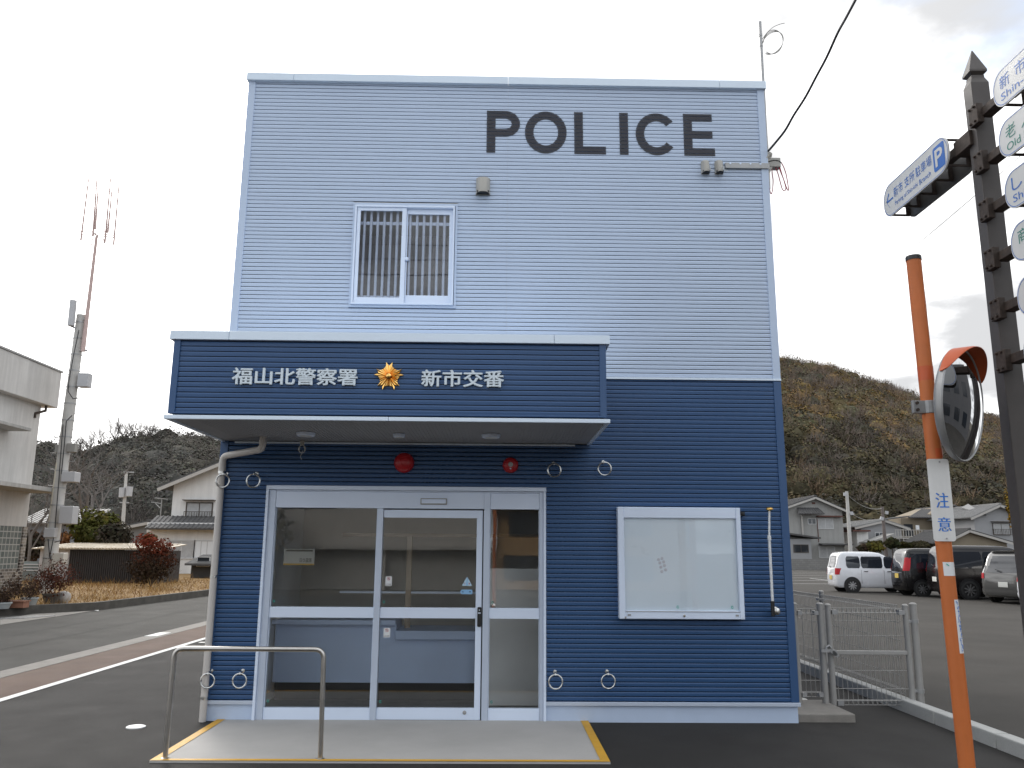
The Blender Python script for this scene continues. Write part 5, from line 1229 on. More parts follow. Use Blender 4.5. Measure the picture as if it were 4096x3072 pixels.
# blue printed strokes on the narrow label (unreadable at this angle in the photograph)
m = MB(); r4 = random.Random(3)
for k in range(11):
    z = 1.318-k*.0265
    for j in range(4):
        xo = .022+r4.uniform(-.008, .012); cxp = PX+.035-.040*(z+.03)/3.5; yv = PY-math.sqrt(.0472**2-xo**2)
        m.obox((cxp+xo, yv-.0004, z+r4.uniform(-.008, .008)), (.006 if j % 2 else .0012, (.003 if j % 2 else 0), 0), (0, .0003, 0), (0, 0, .0012 if j % 2 else .008))
m.build('label_print', SIGNBLUE, lb)

# brown guide sign post
GX, GYP = 6.085, -3.16
t = thing('guide_post', 'dark brown guide post with pointed finial carrying direction boards', 'sign post', (GX, GYP, 0)); m = MB()
ra, rb = Vector((.060, -.012, 0)), Vector((.012, .056, 0)); ra.rotate(Matrix.Rotation(R(8), 3, 'Z')); rb.rotate(Matrix.Rotation(R(8), 3, 'Z'))
def sq(z, s): return [Vector((GX, GYP, z))+ra*i*s+rb*j*s for i, j in ((-1, -1), (1, -1), (1, 1), (-1, 1))]
def stack(lst):
    m = MB(); vs = [p for z, s in lst for p in sq(z, s)]; fs = [(i*4+k, i*4+(k+1) % 4, (i+1)*4+(k+1) % 4, (i+1)*4+k) for i in range(len(lst)-1) for k in range(4)]; fs += [(3, 2, 1, 0), tuple((len(lst)-1)*4+k for k in range(4))]; return m.add(vs, fs)
stack([(0, 1.0), (4.80, 1.0), (4.845, .72), (4.865, .72)]).build('post', BROWNP, t, bevel=.005)
stack([(4.866, .60), (4.885, .98), (4.90, .98), (5.075, .05)]).build('finial', BROWNP, t, bevel=.003)
SX = 5.945
def board(name, y0, y1, z0, z1, back=True, mats=None):
    """stadium board in the plane x = SX facing -x; y0 is its right end seen from -x"""
    m = MB(); r_q = (z1-z0)*.44; m.prism([(SX, y, z) for y, z in rrect(y0, y1, z0, z1, r_q, 10)], (.012, 0, 0)); o = m.build(name, SIGNW, t)
    m = MB(); outl, inl = rrect(y0+.006, y1-.006, z0+.006, z1-.006, r_q, 10), rrect(y0+.0095, y1-.0095, z0+.0095, z1-.0095, r_q, 10); n = len(outl)
    for k in range(n): m.face([(SX-.0012, *outl[k]), (SX-.0012, *outl[(k+1) % n]), (SX-.0012, *inl[(k+1) % n]), (SX-.0012, *inl[k])])
    m.build('outline', SIGNBLUE, o, fixn=False)
    if back:
        m = MB(); m.prism([(SX+.19, y, z) for y, z in rrect(y0, y1, z0, z1, r_q, 10)], (.012, 0, 0)); m.build('back_board', SIGNBACK, o)
        m = MB(); zc = (z0+z1)/2
        m.box(SX+.07, SX+.125, y0-.02, y1-.03, zc-.03, zc+.03)
        for q_ in (.06, .30, .54, .78, .96): y = y0+(y1-y0)*q_; m.box(SX+.012, SX+.19, y-.006, y+.006, z0+.03, z0+.045); m.box(SX+.012, SX+.19, y-.006, y+.006, z1-.045, z1-.03); m.box(SX+.16, SX+.19, y-.006, y+.006, z0+.045, z1-.045)
        m.build('board_frame', RUST, o)
    return o
def sign_text(o, body, ya, yb, z0, z1, mat, bold=.0, x=SX-.0016):
    m = MB(); m.geo(fit(textgeo(body, bold, 0, 3), 0, ya-yb, z0, z1), (x, ya, 0), -Y_, Z_, -X_); return m.build('lettering', mat, o, fixn=False)
zq = zm(3500, 500, .24105)
S_ = lambda x, y: atX(*zq(x, y), SX)
pl_, pr_ = S_(145, 1310), S_(1212, 400)
zt_l = S_(200, 1075).z; zb_l = S_(330, 1470).z
tl, br = S_(1060, 185), S_(240, 1528)
bz0, bz1 = 4.280, 4.552
o = board('direction_board', pr_.y, pl_.y, bz0, bz1)
HB = bz1-bz0; LB = pl_.y-pr_.y; yf = lambda f: pl_.y-LB*f; zf = lambda f: bz0+HB*f
m = MB(); m.prism([(SX-.0012, y, z) for y, z in rrect(yf(.955), yf(.80), zf(.16), zf(.84), .02, 4)], (-.0006, 0, 0)); m.build('parking_square', SIGNBLUE, o)
sign_text(o, 'P', yf(.825), yf(.93), zf(.27), zf(.75), SIGNW, .02, SX-.003)
m = MB()
for p, q_ in (((.055, .5), (.165, .5)), ((.055, .5), (.10, .72)), ((.055, .5), (.10, .28))): m.bar((SX-.0016, yf(p[0]), zf(p[1])), (SX-.0016, yf(q_[0]), zf(q_[1])), .014, .002) if False else m.obox((SX-.0016, (yf(p[0])+yf(q_[0]))/2, (zf(p[1])+zf(q_[1]))/2), (0, (yf(q_[0])-yf(p[0]))/2, (zf(q_[1])-zf(p[1]))/2), (0, .0035, .007), (.0003, 0, 0))
m.build('arrow', SIGNBLUE, o)
sign_text(o, '新市', yf(.18), yf(.33), zf(.46), zf(.76), SIGNBLUE); sign_text(o, '支所', yf(.36), yf(.52), zf(.46), zf(.76), SIGNBLUE); sign_text(o, '駐車場', yf(.54), yf(.775), zf(.46), zf(.76), SIGNBLUE)
sign_text(o, 'Parking of Shin-ichi', yf(.19), yf(.55), zf(.17), zf(.34), SIGNBLUE); sign_text(o, 'Branch', yf(.58), yf(.75), zf(.19), zf(.34), SIGNBLUE)
# boards to the right of the post
zs3 = zm(3900, 100, .4828)
T_ = lambda x, y: atX(*zs3(x, y), SX)
tips = [T_(145, 560), T_(197, 960), T_(250, 1380)]
zt0 = 4.76
rows = [('新市', 'Shin-ichi', SIGNBLUE, .62), ('老人', 'Old Pe', SIGNGREEN, .60), ('しん', 'Shin-', SIGNBLUE, .5), ('商', None, SIGNGREEN, .3), (None, None, SIGNBLUE, 0), (None, None, SIGNBLUE, 0)]
for i, (jp, en, mt, ln) in enumerate(rows):
    z1q = 4.618-i*.343; z0q = z1q-.245; yr = -3.545
    o = board('direction_board', yr-1.0, yr, z0q, z1q, back=True)
    if jp:
        if len(jp) == 2:
            sign_text(o, jp[0], yr-.075, yr-.175, z0q+.112, z1q-.045, mt); sign_text(o, jp[1], yr-.23, yr-.33, z0q+.112, z1q-.045, mt)
        else: sign_text(o, jp, yr-.075, yr-.175, z0q+.112, z1q-.045, mt)
        if en: sign_text(o, en, yr-.075, yr-.075-.05*len(en)*.85, z0q+.038, z0q+.088, mt)
for i in range(6):
    z = 4.618-i*.343-.125; m = MB()
    z += .045; m.box(GX-.095, GX-.05, GYP-.13, GYP-.03, z-.080, z+.060); m.box(GX-.06, GX+.02, GYP-.42, GYP-.10, z-.035, z+.025)
    for dz in (-.06, .045):
        for dy in (-.10, -.05): m.lathe([(.010, 0), (.010, .05)], (GX-.108, GYP+dy, z+dz), 'x', 8)
    m.build('bracket', RUST, t, bevel=.004)
m = MB(); m.box(GX-.085, GX+.02, GYP+.0, GYP+.20, 4.36, 4.47); m.build('bracket', RUST, t, bevel=.004)

# ================================================================== cars
PAINTW = M('pearl white paint', (.66, .67, .70), .25, 0, .02, 1, coat=.8); PAINTK = M('black paint', (.006, .0055, .0065), .2, 0, 0, spec=.35, coat=.25); PAINTB = M('dark brown paint', (.010, .008, .0085), .2, 0, 0, spec=.35, coat=.25); PAINTG = M('dark grey paint', (0.13, 0.128, 0.125), .16, .4, 0, coat=1)
CGL = M('tinted car glass', (.012, .016, .024), .03, 0, 0, spec=.8); TYRE = M('tyre rubber', (.018, .018, .018), .8, 0, .1, 20); RIM = M('alloy rim', (.50, .50, .51), .3, .9, .05, 20)
TAIL = M('tail lamp red', (.42, .010, .018), .3, 0, 0, spec=.3); PLY = M('yellow number plate', (.55, .40, .08), .5, 0, 0); PLW = M('white number plate', (.68, .68, .64), .5, 0, 0); CHROME = M('chrome trim', (.7, .7, .7), .08, 1, 0)
def car(name, label, loc, rz, Lc, Wc, Hc, paint, plate, tail_h, wheel_r, roofm=None, hatch_slope=1.0, belt=.53, dark_pillar=False, chrome=False):
    t = thing(name, label, 'car', loc, 'cars in the parking lot', rz)
    zf_ = np.array([.115, .14, .20, .34, .46, belt, belt+.05, .70, .84, .92, .965, .99, 1.0])*Hc
    xr = np.array([.14, .06, .02, .0, .01, .02, .035, .09*hatch_slope, .14*hatch_slope, .19*hatch_slope, .25*hatch_slope, .36, .60])
    xf = np.array([.16, .08, .03, .0, .05, .28, .62, .92, 1.22, 1.45, 1.62, 1.85, 2.15])*(Lc/3.6)
    hw = np.array([.90, .94, .975, 1.0, 1.0, .985, .97, .925, .885, .855, .82, .74, .55])*Wc/2
    cr = np.array([.12, .16, .20, .22, .22, .22, .20, .18, .16, .16, .16, .15, .10])
    IX = lambda arr, z: float(np.interp(z, zf_, arr))
    m = MB(); vs = []; n0 = None
    for z, a_, b_, h_, r_q in zip(zf_, xr, xf, hw, cr):
        o_ = rrect(a_, Lc-b_, -h_, h_, r_q, 5); n0 = len(o_); vs += [(x, y, z) for x, y in o_]
    nz_ = len(zf_); fs = [(i*n0+k, i*n0+(k+1) % n0, (i+1)*n0+(k+1) % n0, (i+1)*n0+k) for i in range(nz_-1) for k in range(n0)]
    fs += [tuple(range(n0))[::-1], tuple((nz_-1)*n0+k for k in range(n0))]
    m.add(vs, fs); body = m.build('body', paint, t, smooth=True, local=True); body.data.set_sharp_from_angle(angle=R(60))
    def side_panel(nm, xa, xb, za, zb, off, mat, sides=(-1, 1), slant=0.0, par=None, r_q=.05):
        for sg in sides:
            m = MB(); nx, nzz = 8, 5; vs = []
            for j in range(nzz+1):
                z = za+(zb-za)*j/nzz; cut = r_q*(1-math.sqrt(max(0, 1-max(0, abs(j/nzz-.5)*2-.6)**2/.16)))
                for i in range(nx+1):
                    x = xa+cut+(xb-xa-2*cut-slant*(j/nzz))*i/nx; vs.append((x, sg*(IX(hw, z)+off), z))
            m.add(vs, [(j*(nx+1)+i, j*(nx+1)+i+1, (j+1)*(nx+1)+i+1, (j+1)*(nx+1)+i) for j in range(nzz) for i in range(nx)])
            m.build(nm, mat, par or t, local=True, smooth=True)
    zb0, zb1 = (belt+.045)*Hc, .885*Hc
    d0 = Lc*.30; d1 = Lc*.57
    side_panel('side_window', d0*.43 if not dark_pillar else .26, d0-.02, zb0, zb1, .004, CGL); side_panel('side_window', d0+.02, d1-.03, zb0, zb1, .004, CGL); side_panel('side_window', d1+.03, Lc*.80, zb0, zb1, .004, CGL, slant=.42)
    # rear window, plate, lamps
    def rear_panel(nm, ya, yb, za, zb, off, mat, par=None):
        m = MB(); vs = []; ny, nzz = 6, 5
        for j in range(nzz+1):
            z = za+(zb-za)*j/nzz
            for i in range(ny+1):
                y = ya+(yb-ya)*i/ny; h_, r_q = IX(hw, z), IX(cr, z); e = max(0, abs(y)-(h_-r_q)); vs.append((IX(xr, z)+(r_q-math.sqrt(max(0, r_q*r_q-e*e)))-off, y, z))
        m.add(vs, [(j*(ny+1)+i, j*(ny+1)+i+1, (j+1)*(ny+1)+i+1, (j+1)*(ny+1)+i) for j in range(nzz) for i in range(ny)])
        return m.build(nm, mat, par or t, local=True, smooth=True)
    wr = Wc/2*.80; rear_panel('rear_window', -wr, wr, zb0+.01, .90*Hc, .006, CGL)
    ph = .36*Hc if not chrome else .42*Hc
    rear_panel('number_plate', -.165+.0, .165, ph-.085, ph+.085, .02, plate)
    if chrome: rear_panel('chrome_strip', -.45, .45, ph+.11, ph+.15, .014, CHROME)
    for sg in (-1, 1):
        y0_, y1_ = sorted((sg*(Wc/2-.015), sg*(Wc/2-.20))); rear_panel('tail_lamp', y0_, y1_, tail_h[0], tail_h[1], .012, TAIL)
    rear_panel('bumper_step', -Wc/2*.93, Wc/2*.93, .155*Hc, .27*Hc, .03, paint)
    m = MB(); m.tube([(.0, .0, .60*Hc), (.03, .25, .64*Hc)], .012, 5); m.build('rear_wiper', BLACK, t, local=True)
    for k, x in enumerate((d0+.10, d1+.12)):
        m = MB(); z = (belt-.03)*Hc
        for sg in (-1, 1): m.box(x, x+.17, sg*(IX(hw, z)+.0), sg*(IX(hw, z)+.025), z-.012, z+.014)
        m.build('door_handle', paint if paint is not PAINTW else CHROME, t, local=True)
    m = MB()
    for x in (d0, d1):
        for sg in (-1, 1): m.box(x-.004, x+.004, sg*(Wc/2-.01), sg*(Wc/2+.0015), .22*Hc, belt*Hc)
    m.build('door_gap', BLACK, t, local=True)
    for sg in (-1, 1):
        m = MB(); m.lathe([(.02, -.09), (.075, -.06), (.08, .03), (.02, .07)], (Lc*.76, sg*(Wc/2+.09), (belt+.07)*Hc), 'x', 12); m.build('wing_mirror', paint, t, smooth=True, local=True)
    wy = Wc/2
    for x in (Lc*.155+.1, Lc*.80):
        for sg in (-1, 1):
            m = MB(); m.lathe([(wheel_r+.06, -.06), (wheel_r+.06, .006), (wheel_r-.05, .008)], (x, sg*(wy-.0), wheel_r+.02), 'y' , 28)
            if sg > 0: m.v = [(p[0], 2*wy*sg-p[1], p[2]) for p in m.v]
            m.build('wheel_arch', BLACK, t, local=True)
            m = MB(); s_y = sg*(wy+.012); pr_t = [(wheel_r*.62, -.16), (wheel_r*.97, -.15), (wheel_r, -.12), (wheel_r, -.03), (wheel_r*.95, .0), (wheel_r*.72, .008), (wheel_r*.66, -.01)]
            m.lathe([(r_q, h_) for r_q, h_ in pr_t], (x, s_y, wheel_r), 'y', 28)
            if sg > 0: m.v = [(p[0], 2*s_y-p[1], p[2]) for p in m.v]
            wh = m.build('wheel', TYRE, t, smooth=True, local=True)
            m = MB(); m.lathe([(wheel_r*.66, -.012), (wheel_r*.66, -.004), (wheel_r*.58, -.006), (wheel_r*.58, -.03)], (x, s_y, wheel_r), 'y', 28)
            for k in range(9):
                a_ = 2*math.pi*k/9; cdir = Vector((math.cos(a_), 0, math.sin(a_))); m.obox(Vector((x, s_y+.006, wheel_r))+cdir*wheel_r*.33, cdir*wheel_r*.29, Vector((-cdir.z, 0, cdir.x))*.022, (0, .006, 0))
            m.lathe([(.05, -.02), (.05, .003), (.02, .006)], (x, s_y, wheel_r), 'y', 16)
            if sg > 0: m.v = [(p[0], 2*s_y-p[1], p[2]) for p in m.v]
            m.build('rim', RIM, wh, local=True)
    return t
def place_car(u, v, Lc, Wc, az):
    """origin so that the near rear wheel touches the ground seen at pixel (u, v)"""
    p = atZ(u, v, .004); rz = R(90-az); x, y = Lc*.155+.1, -(Wc/2+.01); c, s = math.cos(rz), math.sin(rz)
    return (p.x-(c*x-s*y), p.y-(s*x+c*y), .004), rz
l, rz = place_car(*z7(623, 1464), 3.4, 1.48, 95); car('white_van', 'boxy white kei van with yellow plate at the left of the row', l, rz, 3.4, 1.48, 1.66, PAINTW, PLY, (.72, .98), .28, belt=.55)
l, rz = place_car(*z7(1048, 1488), 3.4, 1.48, 93); car('black_van', 'tall black kei van between the white van and orange pole', l, rz, 3.4, 1.48, 1.80, PAINTK, PLY, (.95, 1.45), .28, dark_pillar=True, chrome=True)
l, rz = place_car(*z7(1335, 1507), 4.6, 1.72, 93); car('dark_minivan', 'dark brown minivan partly behind the orange pole', l, rz, 4.6, 1.72, 1.90, PAINTB, PLW, (.95, 1.35), .33, dark_pillar=True)
p = atZ(*z7(1470, 1520), .004); rz = R(25)
car('grey_wagon', 'shiny dark grey wagon showing its rear beside the sign post', (p.x-.3, p.y-1.15, .004), rz, 4.4, 1.70, 1.72, PAINTG, PLW, (.80, .98), .31, dark_pillar=True, hatch_slope=1.8)
p = atZ(4130, 2425, .004); car('white_hatchback', 'white car cut off by the right edge behind the sign post', (p.x-.2, p.y-.6, .004), R(14), 3.9, 1.68, 1.5, PAINTW, PLW, (.75, .95), .3)

# ================================================================== houses at right
YH = 78.0
B = lambda x, y, Y=YH: at(*zH(x, y), Y)
GREYW = M('grey beige stucco', (.33, .325, .31), .85, 0, .07, .8, streak=.12); TANW = M('tan stucco', (.24, .20, .145), .85, 0, .08, .8); PALEGR = M('pale grey wall', (.30, .30, .305), .85, 0, .06, .8)
xa, xb = B(-20, 300).x, B(552, 300).x; ze = B(552, 205).z; xrg = B(285, 90).x; zrg = B(285, 92).z
t = gable('grey_house', 'grey two-storey gabled house nearest the building corner', xa, xb, YH, 9, 0, ze, zrg, GREYW, TILE, xr=xrg, over=1.0, gover=.5)
for x0, y0, x1, y1, pm, br in ((234, 287, 303, 332, DKGL, 1), (325, 290, 462, 374, CURW, 1), (335, 545, 480, 640, CURW, 1)):
    q0, q1 = B(x0, y0), B(x1, y1); hwin(t, q0.x, q1.x, q1.z, q0.z, YH, FRW, pm, bars=br, t=.07)
m = MB(); q0, q1 = B(110, 190), B(350, 250); roof_slope(m, (q0.x, YH-1.0, q1.z), (q1.x, YH-1.0, q1.z), (q1.x-.3, YH, q0.z), (q0.x+.3, YH, q0.z), .08); m.build('window_roof', TILE, t)
m = MB(); q0, q1 = B(310, 258), B(535, 272); m.box(q0.x, q1.x, YH-.5, YH, q1.z, q0.z); q0, q1 = B(320, 290), B(328, 500); m.box(q0.x, q1.x, YH-.06, YH, q1.z, q0.z); m.build('trim', REDBR, t)
m = MB(); q0 = B(172, 255); q1 = B(172, 440); m.tube([(q0.x, YH-.15, q0.z), (q0.x, YH-.15, q1.z)], .1, 8); m.build('downpipe', FASC, t)
m = MB(); q0, q1 = B(268, 135), B(300, 152); m.box(q0.x, q1.x, YH-.04, YH, q1.z, q0.z); m.build('gable_vent', REDBR, t)
q0, q1 = B(60, 470, YH-3), B(270, 640, YH-3)
m = MB(); m.box(q0.x-1, q1.x, YH-3, YH, 0, q0.z); m.build('annex_wall', PALEGR, t)
m = MB(); e0, e1 = B(70, 432, YH-3), B(335, 470, YH-3); m.prism([(e0.x-1, YH-3.5, e0.z+.12), (e1.x, YH-3.5, e1.z), (e1.x, YH-3.5, e1.z+.14), (e0.x-1, YH-3.5, e0.z+.28)], (0, 3.4, 0)); m.build('annex_roof', TILE, t)
q0, q1 = B(102, 526, YH-3), B(236, 592, YH-3); hwin(t, q0.x, q1.x, q1.z, q0.z, YH-3, FRB, DKGL, bars=1, t=.05)
m = MB(); q0, q1 = B(330, 512), B(620, 530); m.box(q0.x, q1.x, YH-.9, YH, q1.z, q0.z); m.build('eave', TILE, t)
t = None
# block wall in front
q0, q1 = at(3120, 2235, 72), at(3330, 2276, 72)
BLK = brickmat('concrete block wall', (.22, .215, .205), (.19, .185, .175), (.14, .135, .13), .4, .2, 'xz', 0, .01)
m = MB(); m.box(q0.x-6, q1.x+6, 72, 72.15, -.02, q0.z); tag(m.build('block_wall', BLK), 'grey concrete block wall across the far end of the parking lot', 'wall')
# utility poles
def upole(label, u0, v0, u1, v1, Y, arms, mat=POLEC):
    a, b = at(u0, v0, Y), at(u1, v1, Y); t = thing('utility_pole', label, 'utility pole', (a.x, Y, 0)); m = MB(); m.tube([(a.x, Y, 0), b], [.19, .13], 10); m.build('pole', mat, t, smooth=True); m = MB()
    for (x0, y0, x1, y1) in arms: m.bar(at(*zH(x0, y0), Y-.2), at(*zH(x1, y1), Y-.2), .12, .3)
    m.build('fitting', BOXG, t); return b
b1 = upole('concrete utility pole beside the grey house', *zH(622, 580), *zH(588, 35), 66, [(560, 62, 585, 62), (622, 236, 645, 236)])
b2 = upole('wooden utility pole in front of the small white gabled house', *zH(948, 590), *zH(912, 175), 70, [(895, 278, 925, 290), (940, 228, 968, 232)], M('weathered timber pole', (.15, .125, .115), .9, 0, .15, 4))
for lab_, p0, p1, sg in (('upper wire sagging between the two right utility poles', (600, 70), (915, 190), .5), ('lower wire running down from the right concrete pole', (620, 230), (830, 305), .2)):
    a, b = B(*p0, 66), B(*p1, 70); m = MB(); m.tube([a.lerp(b, k/12)-Z_*sg*4*(k/12)*(1-k/12) for k in range(13)], .03, 4); tag(m.build('power_wire', CABLEG), lab_, 'wire')
# small white gabled house
YB = 80.0
q0, q1 = B(675, 420, YB), B(1080, 420, YB)
x0, x1 = B(720, 400, YB).x, B(1090, 400, YB).x
t = gable('white_cottage', 'small pale gabled house with red brown eaves behind the timber pole', x0, x1, YB, 8, 0, B(1100, 358, YB).z, B(925, 305, YB).z, PALEGR, TILE2, xr=B(930, 300, YB).x, over=.8)
q0, q1 = B(850, 415, YB), B(925, 460, YB); hwin(t, q0.x, q1.x, q1.z, q0.z, YB, FRW, DKGL, bars=1)
m = MB(); e0 = B(640, 400, YB-1); e1 = B(800, 390, YB-1); m.box(e0.x, e1.x, YB-1.2, YB+6, e1.z-.15, e1.z); m.build('eave', REDBR, t)
m = MB(); e0 = B(680, 420, YB-.5); e1 = B(785, 520, YB-.5); m.box(e0.x, x0+.5, YB-.5, YB+5, 0, e0.z+.3); m.build('wall', WH, t)
m = MB(); roof_slope(m, B(790, 500, YB-4), B(1080, 500, YB-4), B(1040, 405, YB-.5), B(1000, 405, YB-.5), .1) if False else None
q0 = B(790, 500, YB-3); q1 = B(1025, 420, YB-3); m.prism([(q0.x, YB-3, q0.z), (q1.x, YB-3, q0.z), (q1.x, YB-3, q1.z)], (0, 2.4, 0)); m.build('stair_wall', GREYW, t)
# house with balcony
YCc = 82.0
x0, x1 = B(1090, 350, YCc).x, B(1760, 350, YCc).x
t = thing('tan_house', 'tan house with white railed balcony behind the caution plate', 'house', ((x0+x1)/2, YCc, 0))
m = MB(); m.box(x0, x1, YCc, YCc+8, 0, B(1200, 280, YCc).z); m.prism([(B(1350, 300, YCc).x, YCc-.02, 0), (x1+1.4, YCc-.02, 0), (x1+1.4, YCc-.02, B(1760, 262, YCc).z), (B(1560, 165, YCc).x, YCc-.02, B(1560, 165, YCc).z), (B(1350, 240, YCc).x, YCc-.02, B(1350, 240, YCc).z)], (0, 8, 0)); m.build('wall', TANW, t)
m = MB(); e0, e1 = B(1150, 280, YCc-.8), B(1420, 280, YCc-.8); r0_, r1_ = B(1270, 205, YCc+3), B(1500, 205, YCc+3); roof_slope(m, (e0.x, YCc-.8, e0.z), (e1.x, YCc-.8, e0.z), r1_, r0_, .1)
e0, e1 = B(960, 295, YCc-2.5), B(1160, 270, YCc-2.5); m.prism([(e0.x, YCc-2.5, e0.z), (e1.x, YCc-2.5, e1.z), (e1.x, YCc-2.5, e1.z+.12), (e0.x, YCc-2.5, e0.z+.12)], (0, 3, 0)); m.build('roof', TILE, t)
m = MB(); a_, b_ = B(1575, 165, YCc-.6), B(1770, 262, YCc-.6); roof_slope(m, (b_.x, YCc-.6, b_.z), (b_.x, YCc+8, b_.z), (a_.x, YCc+8, a_.z), (a_.x, YCc-.6, a_.z), .1); m.build('gable_roof', TILE, t)
m = MB(); q0, q1 = B(1030, 385, YCc-3), B(1345, 460, YCc-3)
for z in (q0.z, q1.z+.15): m.box(q0.x, q1.x, YCc-3.04, YCc-2.96, z-.06, z)
x = q0.x
while x < q1.x: m.box(x, x+.05, YCc-3.02, YCc-2.98, q1.z, q0.z-.06); x += .28
m.box(q0.x, q1.x, YCc-3, YCc, q1.z-.12, q1.z)
for px in (1035, 1075, 1115, 1200): pp = B(px, 500, YCc-3); m.box(pp.x-.05, pp.x+.05, YCc-2.95, YCc-2.85, 0, q1.z-.12)
m.bar(B(1200, 500, YCc-2.9), B(1275, 462, YCc-2.9), .08, .08); m.build('balcony', M('white balcony rail', (.46, .44, .41), .6, 0, .08), t)
m = MB(); q0, q1 = B(1222, 345, YCc-2), B(1255, 385, YCc-2); m.box(q0.x, q1.x, YCc-2, YCc-1.9, q1.z, q0.z); m.build('laundry', WHITEG, t)
m = MB(); q0, q1 = B(1110, 335, YCc-.03), B(1195, 380, YCc-.03); m.box(q0.x, q1.x, YCc-.04, YCc, q1.z-.8, q0.z); m.build('balcony_door', DKGL, t)
# grey gabled house further right
YD = 74.0
x0, x1 = B(1755, 300, YD).x, B(2230, 300, YD).x
t = gable('gabled_house', 'large grey gabled house behind the dark minivan', x0, x1, YD, 10, 0, B(1770, 262, YD).z, B(1960, 165, YD).z, PALEGR, TILE2, xr=B(1965, 165, YD).x, over=.6, gover=.5)
q0, q1 = B(1925, 330, YD), B(2085, 430, YD); hwin(t, q0.x, q1.x, q1.z, q0.z, YD, FRB, CURW, rail=True, hood=True, t=.06)
m = MB(); roof_slope(m, (B(1640, 190, YD+4).x, YD-.5, B(1770, 262, YD).z), (x0+1.0, YD-.5, B(1770, 262, YD).z), (B(1960, 165, YD).x, YD+5, B(1960, 160, YD+5).z), (B(1640, 185, YD+5).x, YD+5, B(1640, 190, YD+5).z), .1); m.build('roof', TILE2, t)
# low tan house in front
YE = 66.0
x0, x1 = B(1480, 480, YE).x, B(2050, 480, YE).x
gable('tan_bungalow', 'low tan gabled bungalow roof just above the dark minivan', x0, x1, YE, 7, 0, B(2030, 500, YE).z, B(1690, 395, YE).z, TANW, TILE, xr=B(1690, 395, YE).x, over=.5, gover=.4)
# shrubs between houses
for nm, lab_, x, y0, y1, w_, Y, cols, sd_ in (('garden_shrub', 'yellow olive garden shrub above the white van roof', 850, 490, 585, 150, 66, [(.085, .075, .018), (.11, .085, .02), (.06, .055, .02)], 31), ('garden_shrub', 'dark green shrub right of the timber pole', 1000, 465, 560, 140, 68, [(.035, .04, .02), (.045, .04, .02)], 32),
                                              ('garden_shrub', 'dark hedge shrub under the white balcony', 1140, 500, 560, 160, 69, [(.04, .042, .018), (.055, .05, .02)], 33), ('garden_shrub', 'reddish brown shrub left of the yellow olive shrub', 740, 520, 590, 110, 67, [(.06, .04, .028), (.04, .036, .022)], 34), ('garden_shrub', 'dark shrub partly behind the black van', 1270, 495, 560, 150, 68, [(.05, .045, .025)], 35)):
    u0, v0 = zH(x, y0); u1, v1 = zH(x, y1); ps, b, c = crown_bush(u0, v0, v1, w_*.4367, Y, cols, 90, .14, sd_); bush(nm, lab_, ps, b, trunk=[((b.x, b.y, 0), c, .08)])
u0, v0 = zH(2105, 10); u1, v1 = zH(2105, 400)
ps, b, c = crown_bush(u0+8, v0, v1, 62, 60, [(.22, .13, .02), (.17, .11, .02), (.13, .09, .02)], 70, .12, 36); bush('autumn_tree', 'thin tree with yellow autumn leaves beside the brown sign post', ps, b, cat='tree', trunk=[((b.x, b.y, 0), c, .12)])
# antenna mast on the hill
p = at(*z7(640, 330), 225); q0 = at(*z7(637, 240), 225); t = thing('hill_mast', 'thin pale mast standing among trees on the right hill', 'mast', p); m = MB(); m.tube([p-Z_*4, q0], [.22, .12], 6); m.build('shaft', BOXG, t); m = MB(); m.bar(at(*z7(634, 268), 225), at(*z7(644, 268), 225), .3, .3); m.build('cross_piece', BOXG, t)

# ================================================================== across the street (seen only in the glass and mirror)
OPC = M('cream facade across the street', (0.48, 0.46, 0.43), .85, 0, .08, .6, streak=.12); OPT = M('ochre wall', (0.4, 0.25, 0.12), .85, 0, .08, .6)
t = thing('street_building', 'cream two-storey building across the street, mirrored in the entrance glass', 'building', (0, -26, 0))
m = MB(); m.box(-12, 2.5, -34, -26, 1.6, 4.7); m.build('wall', OPC, t); m = MB(); m.box(-12, 2.5, -34, -26.3, 0, 1.6); m.build('ground_floor', M('dark shopfront', (0.27, 0.26, 0.24), .5, 0, .2, 1), t)
m = MB(); m.box(-12.2, 2.6, -34.2, -25.6, 1.6, 1.75); m.build('awning_slab', CREAMD, t); m = MB(); m.box(-12.1, 2.55, -34.1, -25.9, 4.7, 4.85); m.build('roof_edge', GALV, t)
for x0 in (-10, -6, -1.5): 
    m = MB(); m.box(x0, x0+2.2, -26, -25.96, 3.25, 3.8); m.build('window', DKGL, t)
    m = MB(); m.box(x0-.4, x0-.2, -26.3, -25.95, 0, 1.6); m.build('pillar', OPC, t)
t = thing('ochre_house', 'ochre two-storey house across the street, mirrored in the right glass', 'house', (8, -27, 0))
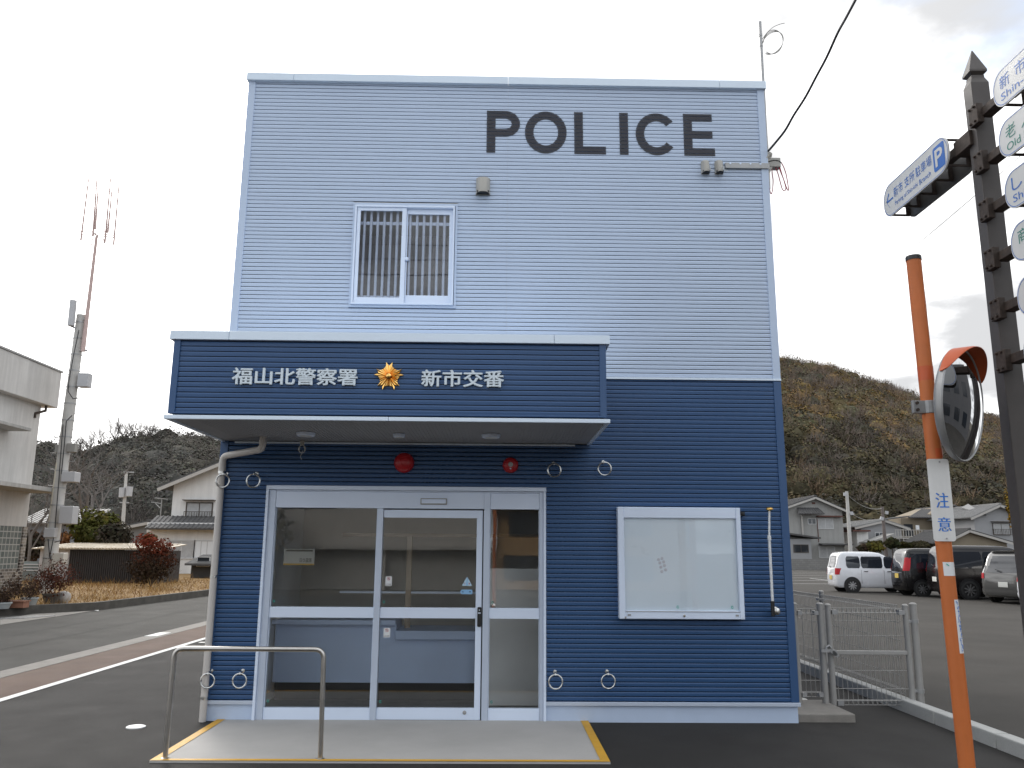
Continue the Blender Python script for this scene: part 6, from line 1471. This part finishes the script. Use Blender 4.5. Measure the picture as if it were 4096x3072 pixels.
m = MB(); m.box(2.8, 11, -34, -27, 0, 3.4); m.build('wall', OPT, t); m = MB(); m.prism([(2.6, -26.2, 3.3), (2.6, -30.5, 4.8), (2.6, -34.8, 3.3)], (9.0, 0, 0)); m.build('roof', TILE, t)
for x0, z0 in ((3.3, 2.2), (7.5, 2.2), (3.1, .4), (7.5, .4)):
    m = MB(); m.box(x0, x0+1.8, -27, -26.95, z0, z0+1.0); m.build('window', DKGL, t)
t = thing('grey_block', 'grey office block east of the parking lot, seen only in the road mirror', 'building', (27, -6, 0))
m = MB(); m.box(24, 32, -17, 3, 0, 8.5); m.build('wall', M('dark grey cladding', (.11, .11, .115), .7, 0, .1, 1), t)
for y0 in (-15, -11.5, -8, -4.5, -1):
    for z0 in (1.0, 4.6):
        m = MB(); m.box(23.95, 24, y0, y0+2, z0, z0+1.7); m.build('window', CURW if y0 < -9 else DKGL, t)
for k, (za, zb) in enumerate(((8.7, 9.1), (9.3, 9.9), (9.9, 10.4), (10.6, 10.9))):
    m = MB(); m.tube([(-18+46*q/16, -14-.2*k, za+(zb-za)*q/16*2-.5*4*(q/16)*(1-q/16)) for q in range(17)], .011+.004*(k == 1), 5)
    tag(m.build('street_cable', CABLE), ('lowest', 'thick second', 'third', 'topmost')[k]+' street cable behind the camera, mirrored in the upper window', 'cable', 'street cables behind the camera')
for k, (x, y, hgt) in enumerate(((-6.5, -23.5, 3.6), (14.6, -24, 5))):
    ps = [leaf_cloud((x+rng.uniform(-.6, .6), y+rng.uniform(-.5, .5), hgt*rng.uniform(.5, .95)), (.9, .8, .8), 260, .09, pick(EVG, rng)) for _ in range(8)]
    bush('street_tree', ('dark evergreen tree before the cream building across the street', 'dark evergreen tree by the grey block across the street')[k], ps, Vector((x, y, 0)), cat='tree', trunk=[((x, y, 0), (x, y, hgt*.8), .1)])

t = thing('orange_pole', 'orange pole across the street, mirrored in the right sidelight', 'pole', (2.73, -13.4, 0)); m = MB(); m.tube([(2.73, -13.4, 0), (2.73, -13.4, 3.3)], .045, 16); m.build('shaft', ORANGE, t, smooth=True); m = MB(); m.lathe([(.05, 0), (.05, .02), (.001, .025)], (2.73, -13.4, 3.3), 'z', 16); m.build('cap', BLACK, t)
